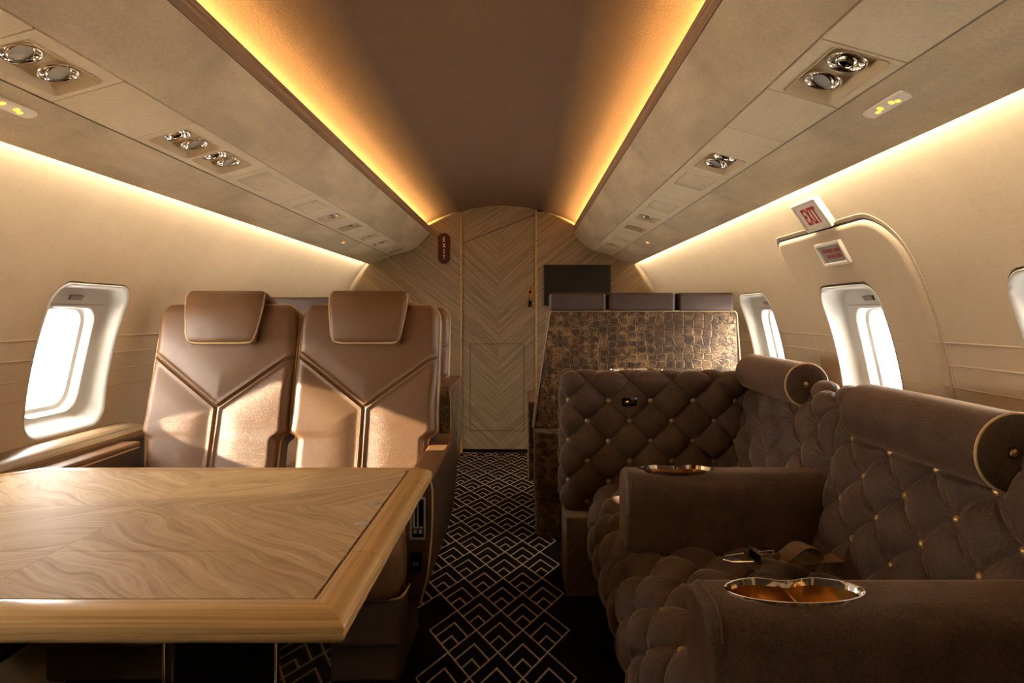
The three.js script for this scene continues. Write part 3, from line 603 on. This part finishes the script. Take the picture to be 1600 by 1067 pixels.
  if (opts.arm) {                                                    // aisle armrest: padded top, flared side, controls in its front
    const sx = opts.arm, a = new THREE.Group(); a.name = 'armrest'; s.add(a); const F = opts.armFront ?? 0.43;
    const prof = [[0.222, 0.30], [0.222, 0.575], [0.230, 0.588], [0.285, 0.592], [0.297, 0.585], [0.301, 0.56], [0.300, 0.45], [0.288, 0.33], [0.268, 0.25], [0.235, 0.25]].map(([x, y]) => [sx * x, y + (opts.croc && y > 0.5 ? 0.135 : 0)]), AY = opts.croc ? 0.135 : 0;
    const side = extrude(prof, F + 0.22, 0.008, [], 3).translate(0, 0, -0.22); mesh('side_panel', side, opts.croc ? M.croc : M.leatherDark, a);
    mesh('arm_pad', box(0.072, 0.022, F + 0.20, sx * 0.262, 0.588 + AY, F / 2 - 0.105, 0.009, 4), M.leather, a);
    const edge = (i) => V(sx * prof[i][0] * sx, prof[i][1], F - 0.002);
    mesh('piping', tube(prof.slice(4, 9).map(([x, y]) => V(x - sx * 0.003, y, F - 0.003)), 0.003, false, 40), M.piping, a); mesh('piping', tube([V(prof[0][0], 0.27, F - 0.003), V(prof[1][0], 0.575 + AY, F - 0.003)], 0.003, false, 8), M.piping, a);
    if (!opts.croc) {
      const c = new THREE.Group(); c.name = 'seat_control'; a.add(c); c.position.set(sx * 0.260, 0.485, F);
      mesh('bezel', extrude(roundRect(0.021, 0.058, 0.004, 4), 0.008, 0.002, [roundRect(0.016, 0.052, 0.002, 3).reverse()]), M.satin, c); mesh('well', box(0.033, 0.105, 0.003, 0, 0, 0.001, 0.0005), M.black, c);
      mesh('lever', [box(0.004, 0.068, 0.006, 0, 0.014, 0.006, 0.002), box(0.006, 0.07, 0.004, -0.011, 0.012, 0.005, 0.001), box(0.028, 0.005, 0.007, 0, -0.024, 0.007, 0.002), box(0.010, 0.010, 0.006, -0.007, -0.036, 0.005, 0.002), box(0.010, 0.010, 0.006, 0.007, -0.036, 0.005, 0.002)], M.satin, c);
      const k = new THREE.Group(); k.name = 'power_socket'; a.add(k); k.position.set(sx * 0.255, 0.365, F);
      mesh('plate', extrude(roundRect(0.016, 0.028, 0.004, 4), 0.006, 0.002), M.gloss, k); mesh('usb_port', [box(0.0035, 0.009, 0.001, -0.004, -0.004, 0.0062, 0.0004), box(0.0035, 0.009, 0.001, 0.004, -0.004, 0.0062, 0.0004)], M.brassButton, k);
    }
  }
  return s;
}
makeSeat('brown leather seat next to the cabin window, with folded headrest and gold piping', [-0.900, 0, -2.18], {});
makeSeat('brown leather seat on the aisle behind the table, with seat control in its armrest', [-0.393, 0, -2.18], { arm: 1 });
makeSeat('brown leather aisle seat in the row behind, partly hidden, with crocodile pattern armrest', [-0.452, 0, -3.02], { arm: 1, croc: true, armFront: 0.30 });
makeSeat('brown leather window seat in the row behind, mostly hidden, with dark head pad', [-0.958, 0, -3.02], { croc: true });
{ // ledge and side armrest along the left wall
  const l = thing('side_ledge', 'polished wooden ledge running along the wall under the window', 'ledge', [0, 0, 0]);
  mesh('ledge_top', sweepZ([[-1.31, 0.655], [-1.245, 0.655], [-1.215, 0.648], [-1.200, 0.632], [-1.200, 0.612], [-1.207, 0.602], [-1.31, 0.602]], -2.30, 0.7, 0.6), M.oakLedge, l);
  mesh('side_panel', sweepZ([[-1.25, 0.602], [-1.206, 0.602], [-1.206, 0.02], [-1.19, 0]].map(([x, y]) => [x, y]).concat([[-1.20, 0.0]]).slice(0, 3).concat([[-1.23, 0.02]]), -2.30, 0.7), M.leatherDark, l);
  const a = thing('side_console', 'dark leather side armrest with pale piping between the window seat and the ledge', 'armrest', [0, 0, 0]);
  mesh('pad', box(0.075, 0.24, 1.10, -1.178, 0.485, -1.62, 0.012, 4), M.leatherDark, a);
  mesh('arm_pad', box(0.078, 0.018, 1.10, -1.178, 0.604, -1.62, 0.008, 4), M.leather, a);
  mesh('piping', tube([V(-1.141, 0.594, -1.08), V(-1.141, 0.594, -1.6), V(-1.141, 0.594, -2.16)], 0.003, false, 8), M.piping, a);
}

// ---------------------------------------------------------------- table
{
  const t = thing('table', 'oak veneered folding table with rounded solid edge in front of the leather seats', 'table', [0, 0, 0]), Y = 0.70;
  const xi = -0.097, zN = -0.766, zF = -1.398, xL = -0.985, g = 0.0009;
  const rotUV = (geo, deg, ox, oy) => { const a = deg * Math.PI / 180, uv = geo.attributes.uv; for (let i = 0; i < uv.count; i++) { const u = uv.getX(i) + ox, v = uv.getY(i) + oy; uv.setXY(i, u * Math.cos(a) + v * Math.sin(a), -u * Math.sin(a) + v * Math.cos(a)); } return geo; };
  // book-matched veneer: each leaf is a pair of fields whose grain mirrors at the middle of the table
  const midX = -0.52, midZ = -1.14;
  const leaf = (z0, z1, left) => {                                   // each quarter's grain runs towards the middle of the top
    const pts = left ? [[xL + (z1 < -1.3 ? 0.085 : 0), -z1], [xL, -z0], [midX, -z0], [midX, -z1]] : [[midX, -z1], [midX, -z0], [xi - 0.003, -z0], [xi - 0.003, -z1]];
    const e = extrude(pts, 0.012, 0.0004, [], 1); e.rotateX(-Math.PI / 2).translate(0, Y - 0.012, 0);
    const near = (z0 + z1) / 2 > midZ, sg = left === near ? -1 : 1;
    mesh('veneer_leaf', rotUV(metre(e), sg * 38, left ? 0.52 : 0.52, 1.14 + (left ? 0.21 : 0) + (near ? 0.13 : 0)), M.oakTable, t);
  };
  for (const left of [true, false]) for (const [z0, z1] of [[zN - 0.0025, -0.921], [-0.922, midZ], [midZ, -1.307], [-1.308, zF]]) leaf(z0, z1, left);
  mesh('core', box(xi - xL - 0.02, 0.014, zN - zF - 0.02, (xi + xL) / 2 + 0.01, Y - 0.020, (zN + zF) / 2, 0.002), M.black, t);
  // solid edge: outline profile pushed along each side with mitred ends; o = distance outwards, y = height
  const prof = [[0.0012, 0], [0.005, 0.0010], [0.030, -0.0005], [0.040, -0.0040], [0.0455, -0.0080], [0.0475, -0.0120], [0.0478, -0.0165], [0.0450, -0.0172], [0.0450, -0.0190], [0.0478, -0.0197], [0.0475, -0.0240], [0.044, -0.0300], [0.034, -0.0345], [0.020, -0.0360], [0.0012, -0.036]];
  const trim = (ax, az, bx, bz, ox, oz, ma, mb) => {                 // a -> b along the inner edge, outward (ox, oz); ma, mb: miter slopes
    const L = Math.hypot(bx - ax, bz - az), dx = (bx - ax) / L, dz = (bz - az) / L;
    const ringAt = (px, pz, m) => prof.map(([o, y]) => V(px + ox * o + dx * m * o, Y + y, pz + oz * o + dz * m * o));
    const a = ringAt(ax, az, -ma), b = ringAt(bx, bz, mb), rs = [a]; for (let i = 1; i < 8; i++) rs.push(a.map((p, k) => p.clone().lerp(b[k], i / 8))); rs.push(b);
    const geo = loft(rs, true, true); const st = loft([[...a].reverse().map((p) => p.clone()), [...a].reverse().map((p) => p.clone().lerp(a[0], 0.02))], true, true);
    const all = join([geo, st]); const p = all.attributes.position, uv = all.attributes.uv;
    for (let i = 0; i < p.count; i++) uv.setXY(i, p.getX(i) * dx + p.getZ(i) * dz, (p.getX(i) * dz - p.getZ(i) * dx) + p.getY(i));
    mesh('edge_trim', all, M.oakSolid, t);
  };
  trim(xL, zN, xi, zN, 0, 1, 1, 1);
  trim(xi, zN, xi, -0.9205, 1, 0, 1, 0); trim(xi, -0.9215, xi, -1.3065, 1, 0, 0, 0); trim(xi, -1.3075, xi, zF, 1, 0, 0, 0.6);
  trim(xi, zF, xL + 0.085, zF, 0, -1, 0.6, 0.4);
  trim(xL + 0.085, zF, xL, -1.308, -0.727, -0.687, 0.4, 0.4); trim(xL, -1.308, xL, zN, -1, 0, 0.4, 1);
  for (const [x, z] of [[-0.113, -1.153], [-0.110, -1.040]]) { const s = lathe([[0, 0.0032], [0.006, 0.0030], [0.009, 0.0018], [0.010, 0]], 24); s.scale(1.15, 1, 0.7).translate(x, Y, z); mesh('latch', s, M.whitePlastic, t); }
  const leg = new THREE.Group(); leg.name = 'pedestal'; t.add(leg);
  mesh('column', box(0.15, 0.42, 0.26, -0.265, 0.45, -1.02, 0.008, 3), M.gloss, leg); mesh('foot', box(0.30, 0.24, 0.34, -0.55, 0.13, -1.02, 0.01, 2), M.gloss, leg); mesh('slide', box(0.78, 0.03, 0.30, -0.52, 0.650, -1.03, 0.006), M.gloss, leg);
  mesh('frame', [tube([V(-0.345, 0.66, -0.885), V(-0.345, 0.24, -0.885)], 0.002, false, 4), tube([V(-0.345, 0.50, -0.885), V(-0.19, 0.50, -0.885)], 0.002, false, 4), tube([V(-0.19, 0.66, -0.885), V(-0.19, 0.24, -0.885)], 0.002, false, 4)], M.chrome, leg);
}

// ---------------------------------------------------------------- tufted sofa
// the height of deep-buttoned upholstery: buttons where s and t are whole, folds along the lines between
function tuftAt(u, v, A, B, u0, v0, H) {
  const s = (u - u0) / A + (v - v0) / B, t = (u - u0) / A - (v - v0) / B;    // half diagonals A / 2 ... in units where buttons lie at s, t of whole numbers of equal parity
  const S = s / 2, T = t / 2, fs = S - Math.round(S), ft = T - Math.round(T), db = Math.hypot((fs + ft) * A, (fs - ft) * B);
  const pill = Math.pow(Math.abs(Math.sin(Math.PI * S) * Math.sin(Math.PI * T)), 0.42);
  const fold = Math.min(Math.abs(fs), Math.abs(ft)) * Math.min(A, B) * 1.4, ang = Math.atan2((fs - ft) * B, (fs + ft) * A);
  const pinch = 1 - Math.exp(-Math.pow(db / 0.020, 1.3));
  const wr = 0.0022 * Math.cos(ang * 14 + 3 * Math.sin(7 * u + 5 * v)) * Math.exp(-(((db - 0.026) / 0.017) ** 2));
  return H * (0.60 * pill + 0.40 * pinch) - 0.0035 * Math.exp(-((fold / 0.0025) ** 2)) * (1 - Math.exp(-((db / 0.03) ** 2))) + wr;
}
function buttonsIn(u0, v0, A, B, ua, ub, va, vb) {                   // lattice points inside a rectangle
  const out = []; for (let j = Math.ceil((va - v0) / B); j <= Math.floor((vb - v0) / B); j++) for (let i = Math.ceil((ua - u0) / A); i <= Math.floor((ub - u0) / A); i++) if ((i + j) % 2 === 0) out.push([u0 + i * A, v0 + j * B]);
  return out;
}
const buttonGeo = lathe([[0.0, 0.0055], [0.003, 0.0052], [0.0058, 0.0036], [0.0074, 0.0012], [0.0078, -0.001], [0.007, -0.003]], 20).rotateX(Math.PI / 2);
function button(parent, p, n, k = 1) { const b = mesh('button', buttonGeo, M.brassButton, parent); b.position.copy(p); b.quaternion.setFromUnitVectors(V(0, 0, 1), n); b.scale.setScalar(k); return b; }

const sofa = thing('tufted_sofa', 'dark brown velvet deep buttoned sofa with gold buttons along the right wall', 'sofa', [0, 0, 0]);
{ // seat cushions: the surface runs from the back over the front roll
  const prof = new THREE.CatmullRomCurve3([V(0.985, 0.372, 0), V(0.80, 0.380, 0), V(0.62, 0.386, 0), V(0.52, 0.382, 0), V(0.46, 0.360, 0), V(0.425, 0.315, 0), V(0.412, 0.25, 0), V(0.420, 0.19, 0), V(0.455, 0.145, 0), V(0.52, 0.13, 0)], false, 'centripetal');
  const LEN = prof.getLength(), at = (v) => { const t = Math.max(0, Math.min(1, v / LEN)); const p = prof.getPointAt(t), g = prof.getTangentAt(t); return { p, n: V(g.y, -g.x, 0) }; };   // n points up and out
  const A = 0.0855, B = 0.070, V0 = 0.985 - 0.468;                     // a row of buttons at x = 0.468
  for (const [za, zb, u0] of [[-2.44, -1.80, -1.965], [-1.795, -0.995, -1.62], [-0.99, -0.25, -0.775]]) {
    const cu = new THREE.Group(); cu.name = 'seat_cushion'; const k = sofa.children.filter((c) => c.name.startsWith('seat_cushion')).length; if (k) cu.name += '_00' + k; sofa.add(cu);
    const H = 0.034, edge = (z) => { const e = Math.min(z - za, zb - z); return Math.sqrt(Math.max(0, 1 - (1 - Math.min(1, e / 0.035)) ** 2)); };
    const nu = Math.round((zb - za) / 0.0045), nv = Math.round(LEN / 0.0045);
    mesh('cover', grid(nu, nv, (q, t) => { const z = zb + (za - zb) * q, v = t * LEN, f = at(v), e = edge(z), endv = smooth(0, 0.06, LEN - v), h = tuftAt(z, v, A, B, u0, V0, H) * e * endv - 0.03 * (1 - e); return V(f.p.x + f.n.x * h, f.p.y + f.n.y * h, z); }, (q, t) => [(zb + (za - zb) * q), t * LEN]), M.velvet, cu);
    for (const [u, v] of buttonsIn(u0, V0, A, B, za + 0.04, zb - 0.04, 0.06, LEN - 0.10)) { const f = at(v); button(cu, f.p.clone().setZ(u).addScaledVector(f.n, 0.004), f.n, 1.2); }
  }
  // back cushions
  const BA = 0.0830, BB = 0.0765, nb = V(-0.980, 0.197, 0).normalize();
  const BOLSTERS = [[-1.955, -2.42, 1.022, 0.826, 0.068], [-1.125, -1.62, 1.022, 0.795, 0.074]];
  const backX = (y) => 0.94 + (y - 0.495) * 0.2;
  for (const [za, zb, u0] of [[-2.43, -1.735, -2.14], [-1.73, -0.90, -1.486], [-0.895, -0.2, -0.655]]) {
    const cu = new THREE.Group(); cu.name = 'back_cushion'; const k = sofa.children.filter((c) => c.name.startsWith('back_cushion')).length; if (k) cu.name += '_00' + k; sofa.add(cu);
    const H = 0.040, Y0 = 0.36, Y1 = 0.775, V1 = Y1 - Y0, ROLL = 0.16, A = u0 === -2.14 ? 0.0765 : BA;
    const base = (v) => { // v: along the face, then over the top to the wall side
      if (v < V1) { const y = Y0 + v; return { p: V(backX(y), y, 0), n: nb }; }
      const a = Math.min(1, (v - V1) / ROLL) * 1.75, r = 0.075, c = V(backX(Y1), Y1, 0).addScaledVector(nb, -r), d = nb.clone().applyAxisAngle(V(0, 0, 1), -a); return { p: c.addScaledVector(d, r), n: d };
    };
    const edge = (z) => { const e = Math.min(z - za, zb - z); return Math.sqrt(Math.max(0, 1 - (1 - Math.min(1, e / 0.05)) ** 2)); };
    const TL = V1 + ROLL, nu = Math.round((zb - za) / 0.0042), nv = Math.round(TL / 0.0042), v0 = 0.725 - Y0;
    mesh('cover', grid(nu, nv, (q, t) => { const z = za + (zb - za) * q, v = t * TL, f = base(v), e = edge(z), h = (tuftAt(z, v, A, BB, u0, v0, H) - 0.030) * e - 0.035 * (1 - e); const p = V(f.p.x + f.n.x * h, f.p.y + f.n.y * h, z); for (const [a, b, bx, by, br] of BOLSTERS) { const w = smooth(b - 0.03, b, z) * smooth(a + 0.03, a, z), dy = p.y - by; if (w > 0 && Math.abs(dy) < br) p.x = Math.max(p.x, p.x + w * smooth(br, br * 0.7, Math.abs(dy)) * (bx + Math.sqrt(br * br - dy * dy) - p.x)); } return p; }, (q, t) => [za + (zb - za) * q, t * TL]), M.velvet, cu);
    for (const [u, v] of buttonsIn(u0, v0, A, BB, za + 0.04, zb - 0.04, 0.03, V1 + 0.02)) { const f = base(v); button(cu, f.p.clone().setZ(u).addScaledVector(f.n, -0.022), f.n, 1.25); }
  }
  mesh('back_frame', box(0.12, 0.66, 2.24, 1.165, 0.45, -1.32, 0.03, 3), M.velvet, sofa);
  mesh('base_frame', box(0.55, 0.30, 2.15, 0.82, 0.19, -1.33, 0.02, 2), M.black, sofa);
  const pl = mesh('plinth', box(0.60, 0.295, 0.26, 0.614, 0.1475, -2.49, 0.006, 2), M.oakTrim, sofa);
  { const uv = pl.geometry.attributes.uv; for (let i = 0; i < uv.count; i++) { const u = uv.getX(i), v = uv.getY(i), a = 0.9; uv.setXY(i, u * Math.cos(a) + v * Math.sin(a), -u * Math.sin(a) + v * Math.cos(a)); } }
}
// peanut outline of the cup holder
const peanut = (k = 1, n = 48) => { const p = []; for (let i = 0; i < n; i++) { const a = i / n * 2 * Math.PI, x = Math.cos(a) * 0.104, y = Math.sin(a) * 0.047 * (1 - 0.42 * Math.exp(-((Math.cos(a) / 0.30) ** 2)) * (Math.sin(a) > 0 ? 1 : 0.0)); p.push([x * k, y * (1 + (k - 1) * 2)]); } return p; };
function cupHolder(parent, x, y, z) {
  const c = new THREE.Group(); c.name = 'cup_holder'; parent.add(c); c.position.set(x, y, z);
  const P = (k, h) => peanut(k).map(([a, b]) => V(a, h, -b));
  mesh('rim', loft([P(1.02, -0.004), P(1.035, 0.0015), P(1.025, 0.0042), P(1.0, 0.0042), P(0.975, 0.001), P(0.97, -0.006)]), M.chrome, c);
  mesh('well', loft([P(0.985, -0.002), P(0.97, -0.012), P(0.955, -0.050), P(0.90, -0.056)], true, true), M.gold, c);
  for (const s of [-1, 1]) mesh('cup_ring', new THREE.TorusGeometry(0.032, 0.0022, 8, 36).rotateX(Math.PI / 2).translate(s * 0.052, -0.052, 0), M.gold, c);
  mesh('divider', box(0.004, 0.040, 0.056, 0, -0.032, 0.004, 0.0015), M.gold, c);
}
const ev = new Evaluator(); ev.useGroups = false; ev.attributes = ['position', 'normal', 'uv'];
function sofaArm(zNear, zFar, x0 = 0.432, h = 0.205, r = 0.052) {
  const a = new THREE.Group(); a.name = 'armrest'; if (sofa.children.some((c) => c.name === 'armrest')) a.name = 'armrest_001'; sofa.add(a);
  const D = zNear - zFar, y0 = 0.402, x1 = 1.0, zm = (zNear + zFar) / 2;
  const cross = []; const hw = D / 2; cross.push([-hw, 0], [hw, 0]); for (let i = 0; i <= 8; i++) { const t = i / 8 * Math.PI / 2; cross.push([hw - r + r * Math.cos(t), h - r + r * Math.sin(t)]); } for (let i = 0; i <= 8; i++) { const t = Math.PI / 2 + i / 8 * Math.PI / 2; cross.push([-hw + r + r * Math.cos(t), h - r + r * Math.sin(t)]); }
  const body = extrude(cross, x1 - x0, 0.016, [], 5); body.rotateY(Math.PI / 2).translate(x0, y0, zm);     // extrusion now runs along x
  const cx = x0 + 0.148, top = y0 + h, cut = extrude(peanut(1.0).map(([u, v]) => [u, v]), 0.07); cut.rotateX(-Math.PI / 2).translate(cx, top - 0.058, zm);
  const A = new Brush(norm(body), M.velvet), B = new Brush(norm(cut), M.velvet); A.updateMatrixWorld(); B.updateMatrixWorld();
  const res = ev.evaluate(A, B, SUBTRACTION); const g = metre(res.geometry.index ? res.geometry.toNonIndexed() : res.geometry); g.clearGroups();
  mesh('cover', g, M.velvet, a);
  const seam = cross.slice(1).map(([z, y]) => V(x0 + 0.015, y0 + y, zm - z * 1.0)); mesh('seam', tube(seam, 0.0022, false, 60), M.velvet, a);
  cupHolder(a, cx, top, zm);
}
sofaArm(-1.715, -1.865); sofaArm(-0.905, -1.058, 0.420, 0.214, 0.042);
{ // the tall buttoned end of the sofa, facing the camera
  const e = new THREE.Group(); e.name = 'end_arm'; sofa.add(e); const x0 = 0.318, x1 = 1.12, Y0 = 0.285, Y1 = 0.778, zf = -2.435, A = 0.0805, B = 0.0768, u0 = 0.400, v0 = 0.79, H = 0.036;
  const RO = 0.11, SD = 0.13;
  const at = (u, v) => { // u across (from the left side round the corner), v up and over the top
    let x = u, z = zf, n = V(0, 0, 1), y = v, k;
    const r = 0.045, ul = x0 + r;
    if (u < ul) { const a = Math.min(1.57, (ul - u) / r); n = V(-Math.sin(a), 0, Math.cos(a)); x = ul - r * Math.sin(a); z = zf - r + r * Math.cos(a); if ((ul - u) / r > 1.57) z -= (ul - u) - 1.57 * r; }
    if (v > Y1 - 0.0) { const r2 = 0.028, a = Math.min(1.57, (v - Y1) / r2), over = Math.max(0, v - Y1 - 1.57 * r2); const hz = V(n.x, 0, n.z); y = Y1 + r2 * Math.sin(a); x -= hz.x * r2 * (1 - Math.cos(a)); z -= hz.z * r2 * (1 - Math.cos(a)) + over; n = hz.clone().multiplyScalar(Math.cos(a)).add(V(0, Math.sin(a), 0)); }
    return { p: V(x, y, z), n };
  };
  const ua = x0 - 0.14, ub = x1, va = Y0, vb = Y1 + 0.20, nu = Math.round((ub - ua) / 0.0045), nv = Math.round((vb - va) / 0.0045);
  mesh('cover', grid(nu, nv, (q, t) => { const u = ua + (ub - ua) * q, v = va + (vb - va) * t, f = at(u, v), e1 = smooth(0, 0.05, v - va), h = (tuftAt(u, v, A, B, u0, v0, H) - 0.012) * (0.25 + 0.75 * e1) * (v > Y1 + 0.07 ? 0.35 : 1); return f.p.addScaledVector(f.n, h); }, (q, t) => [ua + (ub - ua) * q, va + (vb - va) * t]), M.velvet, e);
  for (const [u, v] of buttonsIn(u0, v0, A, B, ua + 0.12, ub - 0.05, va + 0.03, Y1)) { const f = at(u, v); button(e, f.p.addScaledVector(f.n, -0.004), f.n, 1.35); }
  mesh('core', box(0.78, 0.50, 0.15, 0.72, 0.535, -2.535, 0.02), M.velvet, e);
  cupHolder(e, 0.60, 0.822, -2.525);
  const k = new THREE.Group(); k.name = 'control_panel'; e.add(k); k.position.set(0.555, 0.713, zf + 0.024);
  mesh('plate', extrude(roundRect(0.027, 0.0155, 0.002, 3), 0.008, 0.0015), M.gloss, k); mesh('indicator', box(0.008, 0.0025, 0.001, -0.008, 0.002, 0.0082, 0.0003), M.amber, k); mesh('keys', [box(0.034, 0.0012, 0.001, -0.002, -0.004, 0.0082, 0.0003), box(0.003, 0.010, 0.001, 0.015, 0.001, 0.0082, 0.0003)], M.chrome, k);
}
function bolster(label, zNear, zFar, x, y, r) {
  const b = thing('bolster_cushion', label, 'bolster', [x, y, zNear], 'velvet bolsters on the sofa back'), L = zNear - zFar;
  const p = [[0, -0.012], [0.006, -0.011], [0.02, -0.004], [r - 0.014, 0.0], [r - 0.004, -0.001], [r, -0.008]]; for (let i = 1; i < 24; i++) p.push([r + 0.0015 * Math.sin(Math.PI * i / 24), -0.008 - (L - 0.016) * i / 24]);
  p.push([r, -L + 0.008], [r - 0.006, -L], [r - 0.02, -L - 0.002], [0, -L + 0.006]);
  const g = lathe(p.reverse(), 64).rotateX(Math.PI / 2); const uv = g.attributes.uv; for (let i = 0; i < uv.count; i++) uv.setXY(i, uv.getX(i) * 2 * Math.PI * r, uv.getY(i) * L);
  mesh('cover', g, M.velvet, b);
  for (const z of [-0.004]) mesh('piping', new THREE.TorusGeometry(r - 0.0005, 0.0028, 8, 72).translate(0, 0, z), M.piping, b);
  button(b, V(0, 0, -0.008), V(0, 0, 1), 1.15); button(b, V(0, 0, -L + 0.002), V(0, 0, -1), 1.15);
}
bolster('brown velvet bolster with gold button on the far part of the sofa back', -1.955, -2.42, 1.022, 0.826, 0.066);
bolster('larger looking brown velvet bolster with gold piping nearest the camera on the sofa', -1.125, -1.62, 1.022, 0.795, 0.072);
{ // lap belt left lying on the seat between the armrests
  const s = thing('seat_belt', 'tan leather lap belt with chrome buckle lying on the sofa seat', 'seat belt', [0.075, 0.008, -0.065]);
  const ribbon = (pts, w, th = 0.003, tilt) => { const c = new THREE.CatmullRomCurve3(pts, false, 'centripetal'), n = 40, rings = []; for (let i = 0; i <= n; i++) { const p = c.getPointAt(i / n), t = c.getTangentAt(i / n), side = V(0, 0, 1).applyAxisAngle(V(0, 1, 0), tilt || 0), nn = t.clone().cross(side).normalize(); rings.push([[-w, -th], [w, -th], [w, th], [-w, th]].map(([a, b]) => p.clone().addScaledVector(side, a / 2).addScaledVector(nn, b / 2))); } return loft(rings); };
  const y = 0.428, z = -1.50;
  mesh('strap', [ribbon([V(0.95, y + 0.01, z - 0.004), V(0.90, y + 0.012, z), V(0.82, y + 0.008, z + 0.004), V(0.75, y + 0.006, z + 0.006), V(0.70, y + 0.008, z + 0.008)], 0.048, 0.003, 0.15)], M.leather, s);
  mesh('strap_loop', ribbon([V(0.725, y + 0.008, z + 0.012), V(0.76, y + 0.010, z + 0.016), V(0.785, y + 0.024, z + 0.018), V(0.775, y + 0.044, z + 0.016), V(0.75, y + 0.046, z + 0.014), V(0.725, y + 0.026, z + 0.010), V(0.71, y + 0.012, z + 0.008)], 0.048, 0.003, 0.35), M.leather, s);
  const b = new THREE.Group(); b.name = 'buckle'; s.add(b); b.position.set(0.655, y + 0.016, z + 0.01); b.rotation.y = 0.18;
  mesh('frame', [tube([V(-0.085, 0, 0.018), V(-0.095, 0, 0), V(-0.085, 0, -0.018), V(-0.03, 0, -0.026), V(-0.03, 0, 0.026)], 0.003, true, 40, 6, 0.1), box(0.05, 0.024, 0.003, 0.01, 0.006, 0.027, 0.001), box(0.05, 0.024, 0.003, 0.01, 0.006, -0.027, 0.001), box(0.006, 0.012, 0.054, 0.034, 0.004, 0, 0.002)], M.chrome, b);
  mesh('lid', box(0.040, 0.004, 0.05, 0.002, 0.022, 0, 0.0015), M.chrome, b); mesh('roller', new THREE.CylinderGeometry(0.009, 0.009, 0.052, 16).rotateX(Math.PI / 2).translate(0.0, 0.014, 0), M.leather, b); mesh('plate', box(0.056, 0.004, 0.050, 0.006, -0.006, 0, 0.001), M.black, b);
}

// ---------------------------------------------------------------- crocodile-leather seat back behind the sofa
{
  const d = thing('crocodile_seat', 'wide seat seen from behind, covered in brown crocodile leather with three head pads', 'seat', [0, 0, 0]), zf = -3.10;
  const back = [[0.212, 0.49], [1.215, 0.49], [1.200, 0.80], [1.19, 1.045], [1.182, 1.055], [0.300, 1.055], [0.290, 1.045]];
  const g = extrude(back, 0.11, 0.008, [], 3).translate(0, 0, zf - 0.11); { const uv = g.attributes.uv; for (let i = 0; i < uv.count; i++) uv.setXY(i, uv.getX(i) - 0.21, uv.getY(i) * 0.98 + 0.02); }
  mesh('back_panel', g, M.croc, d);
  mesh('piping', tube([V(0.207, 0.495, zf - 0.006), V(0.286, 1.046, zf - 0.006), V(0.30, 1.059, zf - 0.006), V(0.74, 1.059, zf - 0.006), V(1.182, 1.059, zf - 0.006), V(1.194, 1.046, zf - 0.006), V(1.215, 0.75, zf - 0.006)], 0.004, false, 120, 6, 0.02), M.piping, d);
  mesh('side_trim', extrude([[0.200, 0.49], [0.212, 0.49], [0.290, 1.05], [0.278, 1.05]], 0.09, 0.002).translate(0, 0, zf - 0.10), M.shell, d);
  const bx = (y0, y1, k) => { const p = roundRect(0.50 + k, 0.22 + k, 0.085, 8, 0.712, 0); const e = extrude(p.map(([x, y]) => [x, y]), y1 - y0, 0.006, [], 2); e.rotateX(-Math.PI / 2).translate(0, y0, -3.19); return metre(e); };
  mesh('lower_box', bx(0.166, 0.490, 0), M.croc, d); mesh('base', bx(0.0, 0.163, -0.006), M.croc, d);
  for (const [a, b] of [[0.288, 0.556], [0.570, 0.890], [0.905, 1.172]]) mesh('head_pad', box(b - a, 0.088, 0.17, (a + b) / 2, 1.103, zf - 0.065, 0.014, 5), M.leatherDark, d);
  const a = new THREE.Group(); a.name = 'armrest'; d.add(a); mesh('side_panel', box(0.06, 0.36, 0.50, 0.215, 0.36, zf - 0.46, 0.012, 3), M.croc, a); mesh('arm_pad', box(0.066, 0.05, 0.50, 0.215, 0.565, zf - 0.46, 0.012, 3), M.leather, a);
  mesh('seat_cushion', box(0.90, 0.16, 0.5, 0.70, 0.36, zf - 0.42, 0.03, 3), M.leather, d);
}
renderer.render(scene, camera);
